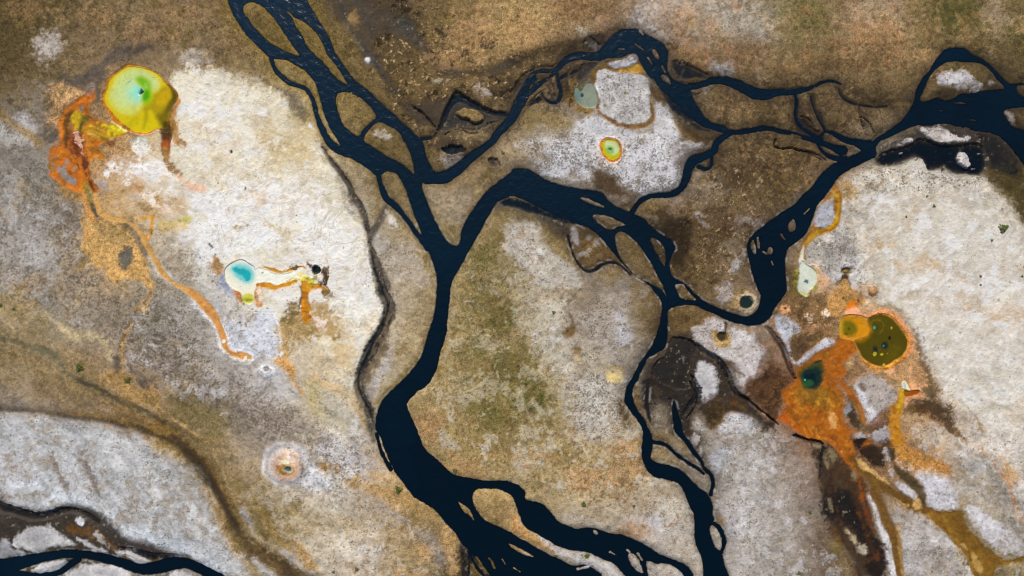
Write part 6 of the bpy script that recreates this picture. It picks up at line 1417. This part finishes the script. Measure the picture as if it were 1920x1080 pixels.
thing('sinter_cone', 'small white sinter cone with a grey crater south of the white flat', 'sinter cone', ('cone', 'E', 't12 92,620,46,44', 0), ('crater', 'E', 't12 85,605,20,17', 0))
thing('yellow_channel', 'golden channel curving round an oval grey islet beside the black river', 'runoff channel', ('channel', 'S', CHAN, 0))
thing('sinter_islet', 'oval blue grey crust islet held in the curve of the golden channel', 'islet', ('crust', 'P', ISL9, 0))
thing('hot_spring', 'pale grey green spring with a star shaped blue vent and lime edges', 'hot spring', ('pool_water', 'P', PALE, 0), ('vent', 'P', SVENT, .3))
thing('mud_fan', 'tan triangular mud fan spreading below the dark brown crater, above the olive twin spring', 'mud fan', ('mud', 'P', FANE, 0))
thing('vent_crater', 'dark olive ring crater at the tip of the tan mud fan', 'crater', ('crater_rim', 'E', CRAT, 0), ('vent', 'E', 'e 975,325,28,20', 0))
thing('mud_mound', 'round tan brown mound on the pale plain right of the tan mud fan', 'mound', ('mound', 'E', MOUND, 0))
thing('sinter_cone', 'pink crusted cone with a tiny dark hole by the black river bank', 'sinter cone', ('cone', 'E', 't32 130,165,34,36', 0), ('crater', 'E', 't32 128,152,10,10', 0))
thing('bacterial_mat', 'large orange brown basin mat sloping below the olive twin spring', 'bacterial mat', ('mat', 'P', BASIN, 0), ('vent', 'P', BSVENT, 1, 'dark blue green vent pool in the orange mat'))
thing('hot_spring', 'double lobed olive and amber spring with an orange lip on its east side', 'hot spring', ('rim', 'P', OLV, 3), ('pool_water', 'P', OLV, 0), ('amber_lobe', 'P', 'f 805,270 850,195 1000,190 1090,230 1130,300 1160,340 1110,420 1040,470 940,460 860,445 800,435', 0), ('vent', 'E', OV1, 1), ('vent', 'E', 'f 1195,565,30,34', 0), ('vent', 'E', 'f 1300,520,34,32', 0), ('vent', 'E', 'f 1192,615,20,22', 0), ('vent', 'E', 'f 1275,620,18,14', 0))
thing('hot_spring', 'rust red pool with a bright white vent at its head, below the olive spring', 'hot spring', ('pool_water', 'P', ORP, 0), ('vent', 'P', WHV, 0))
thing('runoff_stream', 'narrow olive brown stream between white strips near the bottom right', 'runoff channel', ('channel', 'S', ST1, 0))
thing('runoff_stream', 'straight brown stream carrying runoff from the orange basin to the olive delta', 'runoff channel', ('channel', 'S', ST2, 0))
thing('runoff_delta', 'broad olive delta fanning out at the bottom right corner', 'delta', ('mat', 'P', DELTA, 0))
thing('hot_spring', 'almost black round pool on a tan bank beside the black river', 'hot spring', ('rim', 'P', DRK, 2), ('pool_water', 'P', DRK, 0))
thing('vent_crater', 'tan ringed crater with a dark centre in the white crater flat', 'crater', ('crater_rim', 'E', 't22 1570,370,66,66', 0), ('vent', 'E', CR2, 0))
thing('mud_seep', 'brown triangular seep with a dark speck on the pale central plateau', 'seep', ('mud', 'P', SEEP, 0))
thing('hot_spring', 'small dry yellow spring with a grey eye west of the south stream', 'hot spring', ('basin', 'P', YEL, 0), ('vent', 'E', YVENT, 0))
for lb_, s_ in [('oblong white crust patch on dark wet ground east of the south stream', 't22 1360,580 1420,520 1490,560 1530,620 1540,780 1480,830 1430,870 1400,780 1370,680'),
                ('small upright white crust patch left of the oblong one on dark ground', 't22 1265,500 1300,490 1302,562 1280,564'),
                ('white patch shaped like an arrowhead in the black silt at upper right', 'j 750,262 800,290 880,250 1000,215 1060,260 1130,330 1200,360 1310,340 1310,380 1180,390 1080,405 900,400 840,340'),
                ('white oval patch in the dark silt at the upper edge of the eastern plain', 'j 1160,560 1200,500 1260,510 1320,620 1290,712 1230,692 1170,620'),
                ('small round white patch in the brown flats, upper of two near the middle', 't21 1368,535 1398,512 1428,535 1398,560'),
                ('larger slanted white patch just below the small round one in the brown flats', 't21 1390,580 1430,560 1490,620 1480,640 1430,630'),
                ('bright white spot on the dark wet flat right of the upper river', 't10 822,450 840,440 860,462 855,482 835,478'),
                ('grey white oval patch in the north west tundra', 't00 330,240 420,230 440,330 400,430 330,460 265,420 280,340'),
                ('grey white patch at the left side, below the orange spring mat corner', 't00 125,850 200,830 260,880 300,990 240,1005 160,970 120,900')]:
    thing('crust_patch', lb_, 'crust patch', ('crust', 'P', s_, 0), group='white crust patches')


WX = ((xs - 960) * PXM).astype(np.float32); WY = ((540 - ys) * PXM).astype(np.float32)
def mesh_of(mask, name, mat, base=(0, 0, 0), zz=None, attrs=None):
    """one mesh from the chosen cells of the terrain grid"""
    j, i = np.nonzero(mask)
    if not len(j): return None
    q = np.stack([(j + 1) * NX + i, (j + 1) * NX + i + 1, j * NX + i + 1, j * NX + i], 1)
    u, inv = np.unique(q.ravel(), return_inverse=True)
    co = np.empty((len(u), 3), np.float32)
    co[:, 0] = WX[u % NX] - base[0]; co[:, 1] = WY[u // NX] - base[1]; co[:, 2] = (Z if zz is None else zz).ravel()[u] - base[2]
    me = bpy.data.meshes.new(name)
    me.vertices.add(len(u)); me.vertices.foreach_set("co", co.ravel())
    n = len(q)
    me.loops.add(4 * n); me.loops.foreach_set("vertex_index", inv.astype(np.int32).ravel())
    me.polygons.add(n); me.polygons.foreach_set("loop_start", np.arange(0, 4 * n, 4, dtype=np.int32))
    me.update(calc_edges=True)
    me.polygons.foreach_set("use_smooth", np.ones(n, bool))
    if attrs is None:
        for nm, arr in (("albedo", ALB), ("texture", TEX)):
            at = me.attributes.new(nm, 'FLOAT_COLOR', 'POINT')
            c4 = np.ones((len(u), 4), np.float32); c4[:, :3] = arr.reshape(-1, 3)[u]
            at.data.foreach_set("color", c4.ravel())
    else:
        for nm, arr in attrs:
            at = me.attributes.new(nm, 'FLOAT', 'POINT'); at.data.foreach_set("value", arr.ravel()[u])
    me.materials.append(mat)
    o = bpy.data.objects.new(name, me); C.objects.link(o); o.location = base
    return o
g = mesh_of(ID == 0, "ground", M_GROUND); g["kind"] = "structure"
# river surface: level sheet under the banks, everywhere the bed lies below it
wet_cell = (Z < 0.03)
wc_ = wet_cell[:-1, :-1] | wet_cell[1:, :-1] | wet_cell[:-1, 1:] | wet_cell[1:, 1:]
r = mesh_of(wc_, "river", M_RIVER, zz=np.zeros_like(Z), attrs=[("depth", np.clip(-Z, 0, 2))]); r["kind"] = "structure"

def set_props(o, label, cat, group):
    o["label"] = label; o["category"] = cat
    if group: o["group"] = group
for name, label, cat, group, ids, parts in THINGS:
    live = [(i, p) for i, p in zip(ids, parts) if (ID == i).any()]
    if not live: print("EMPTY", name, label); continue
    j, i = np.nonzero(np.isin(ID, [q for q, _ in live]))
    cj, ci = int(np.median(j)), int(np.median(i))
    base = (float(WX[ci]), float(WY[cj]), float(Z[cj, ci]))
    if len(parts) == 1:
        o = mesh_of(ID == live[0][0], name, M_GROUND, base); set_props(o, label, cat, group); continue
    e = bpy.data.objects.new(name, None); C.objects.link(e); e.location = base; e.empty_display_size = 1
    set_props(e, label, cat, group)
    for i_, p in live:
        o = mesh_of(ID == i_, p[0], M_GROUND, base); o.parent = e; o.location = (0, 0, 0)
        if len(p) > 4: o["label"] = p[4]

# ------------------------------------------------------------------ shrubs, loose rocks, grass tussocks
def height_at(px, py):
    i = int(np.clip(np.searchsorted(xs, px), 1, NX - 1)); j = int(np.clip(np.searchsorted(ys, py), 1, NY - 1))
    return float(Z[j, i])
def leaf_material(name, c1, c2):
    m, t, b = nt(name); L = t.links.new
    rnd = node(t, "ShaderNodeNewGeometry").outputs["Random Per Island"]
    mx_ = node(t, "ShaderNodeMix", data_type='RGBA'); L(rnd, mx_.inputs[0]); mx_.inputs[6].default_value = c1 + (1,); mx_.inputs[7].default_value = c2 + (1,)
    L(mx_.outputs[2], b.inputs["Base Color"]); b.inputs["Roughness"].default_value = .8
    return m
M_LEAF = leaf_material("shrub leaves", (0.045, 0.065, 0.008), (0.17, 0.19, 0.025))
M_STEM = leaf_material("shrub stems", (0.06, 0.045, 0.02), (0.10, 0.08, 0.04))
M_STRAW = leaf_material("tussock grass", (0.075, 0.055, 0.022), (0.30, 0.22, 0.09))
def mesh_from(name, v, f, mat):
    me = bpy.data.meshes.new(name); me.from_pydata(v, [], f); me.materials.append(mat); return me
def leaf_clump(rad, h, n, seed):
    r_ = random.Random(seed); v = []; f = []
    for _ in range(n):
        a = r_.uniform(0, 2 * math.pi); q = rad * math.sqrt(r_.random()) ; lump = 0.75 + 0.25 * math.sin(3 * a + seed)
        x, y = q * lump * math.cos(a), q * lump * math.sin(a); z = h * (1 - (q / rad) ** 2) * r_.uniform(.35, 1.0) + .03
        s_ = rad * r_.uniform(.10, .20); b_ = r_.uniform(0, 6.3); tl = r_.uniform(-.5, .5)
        k0 = len(v)
        for (ux, uy) in ((-1, 0), (0, -.5), (1, 0), (0, .5)):
            v.append((x + s_ * (ux * math.cos(b_) - uy * math.sin(b_)), y + s_ * (ux * math.sin(b_) + uy * math.cos(b_)), z + tl * s_ * ux))
        f.append((k0, k0 + 1, k0 + 2, k0 + 3))
    return v, f
def stems(rad, h, seed):
    r_ = random.Random(seed); v = []; f = []
    for _ in range(9):
        a = r_.uniform(0, 6.3); q = rad * r_.uniform(.3, .8); k0 = len(v)
        for (t_, w_) in ((0, .03), (1, .012)):
            for c_ in range(3):
                b_ = c_ * 2.094; v.append((t_ * q * math.cos(a) + w_ * math.cos(b_), t_ * q * math.sin(a) + w_ * math.sin(b_), -.05 + t_ * h * .7))
        for c_ in range(3): f.append((k0 + c_, k0 + (c_ + 1) % 3, k0 + 3 + (c_ + 1) % 3, k0 + 3 + c_))
    return v, f
LEAFM = [mesh_from("foliage", *leaf_clump(.5, .45, 130, s_), M_LEAF) for s_ in (1, 2, 3)]
STEMM = mesh_from("stem", *stems(.5, .45, 5), M_STEM)
SHRUBS = [(670, 1066, .55, 'round bright green shrub near the bottom edge, left of the lower river'), (1094, 945, .7, 'round green shrub alone on the tan plain above the lower right channel'),
          (1101, 1043, .6, 'round green shrub on the white ground of the orange spit'), (1043, 1041, .45, 'dull green shrub at the tip of the orange ground on the spit'),
          (1878, 428, 1.1, 'dark olive shrub cluster, largest on the eastern plain'), (1748, 387, .4, 'small dark green bush high on the eastern plain'),
          (1735, 369, .3, 'tiny dark bush above the small one on the eastern plain'), (1696, 407, .3, 'tiny dark bush towards the middle of the eastern plain'),
          (1857, 451, .35, 'small bush just under the olive cluster on the eastern plain'), (1836, 534, .3, 'tiny bush at the far right of the eastern plain'),
          (1836, 518, .35, 'dark bush at the right side of the eastern plain'), (1913, 518, .35, 'dark bush at the right edge of the picture'),
          (1151, 693, 0, ''), (754, 827, 0, ''), (748, 917, .9, 'mossy green shrub on the golden bank left of the lower river'),
          (854, 882, .6, 'green shrub where the right branch leaves the lower river'), (151, 689, .9, 'dark green shrub in the brown ground at the left side'),
          (242, 713, .7, 'small green shrub in the tan wash at lower left'), (29, 579, .5, 'dark green bush near the left edge'), (4, 572, .5, 'dark green bush cut by the left edge'),
          (943, 288, .5, 'green bush on the tan ground north of the main river bend'), (1038, 586, .45, 'green bush on the pale plateau in the middle'),
          (1497, 1073, .5, 'yellow green bush on the grey flat at the bottom, right of the south stream'), (1518, 960, .4, 'lone yellow green tuft on the grey flat right of the south stream'),
          (626, 1071, .4, 'faint green bush left of the round bright green one at the bottom edge'), (1188, 948, .4, 'small green bush east of the lone round one on the tan plain')]
for k_, (px, py, R_, lab) in enumerate(SHRUBS):
    if R_ <= 0: continue
    e = bpy.data.objects.new("shrub", None); C.objects.link(e)
    e.location = ((px - 960) * PXM, (540 - py) * PXM, height_at(px, py)); e.rotation_euler = (0, 0, k_ * 1.7); e.scale = (2 * R_, 2 * R_ * .85, 1.2 * R_)
    set_props(e, lab, 'shrub', 'green shrubs')
    o = bpy.data.objects.new("foliage", LEAFM[k_ % 3]); C.objects.link(o); o.parent = e
    o = bpy.data.objects.new("stem", STEMM); C.objects.link(o); o.parent = e
# grass tussocks: low tufts of blades over the tundra, nobody could count them
rg = np.random.RandomState(11)
n_t = 60000
tx = rg.uniform(-30, 1950, n_t); ty = rg.uniform(-30, 1110, n_t)
ii = np.searchsorted(xs, tx); jj = np.searchsorted(ys, ty)
ok = (WD[jj, ii] > 2) & (rg.rand(n_t) < TEX[jj, ii, 0] ** 2 * sstep((sat[jj, ii] - .3) / .15) * sstep((0.3 - TEX[jj, ii, 2]) / .2))
tx, ty, ii, jj = tx[ok], ty[ok], ii[ok], jj[ok]
n_t = len(tx); nb = 5
a = rg.uniform(0, 6.283, (n_t, nb)); R_ = rg.uniform(.10, .22, (n_t, 1)); H_ = rg.uniform(.10, .2, (n_t, nb))
ox = ((tx - 960) * PXM)[:, None]; oy = ((540 - ty) * PXM)[:, None]; oz = Z[jj, ii][:, None] - .02
w_ = .05
tv = np.empty((n_t, nb, 3, 3), np.float32)
tv[:, :, 0] = np.stack([ox + .04 * np.cos(a) - w_ * np.sin(a), oy + .04 * np.sin(a) + w_ * np.cos(a), oz + 0 * a], -1)
tv[:, :, 1] = np.stack([ox + .04 * np.cos(a) + w_ * np.sin(a), oy + .04 * np.sin(a) - w_ * np.cos(a), oz + 0 * a], -1)
tv[:, :, 2] = np.stack([ox + R_ * np.cos(a), oy + R_ * np.sin(a), oz + H_], -1)
tf = np.arange(n_t * nb * 3, dtype=np.int32)
me = bpy.data.meshes.new("grass_tussocks")
me.vertices.add(len(tf)); me.vertices.foreach_set("co", tv.ravel())
me.loops.add(len(tf)); me.loops.foreach_set("vertex_index", tf)
me.polygons.add(n_t * nb); me.polygons.foreach_set("loop_start", np.arange(0, len(tf), 3, dtype=np.int32))
me.update(calc_edges=True)
at = me.attributes.new("albedo", 'FLOAT_COLOR', 'POINT')
c4 = np.ones((n_t, nb * 3, 4), np.float32); c4[:, :, :3] = (ALB[jj, ii] * rg.uniform(.6, 1.7, (n_t, 1)).astype(np.float32))[:, None, :]
at.data.foreach_set("color", c4.ravel())
m_, t_, b_ = nt("tussock grass blades"); at_ = node(t_, "ShaderNodeAttribute", attribute_name="albedo")
t_.links.new(at_.outputs["Color"], b_.inputs["Base Color"]); b_.inputs["Roughness"].default_value = .9
me.materials.append(m_)
o = bpy.data.objects.new("grass_tussocks", me); C.objects.link(o); o["kind"] = "stuff"
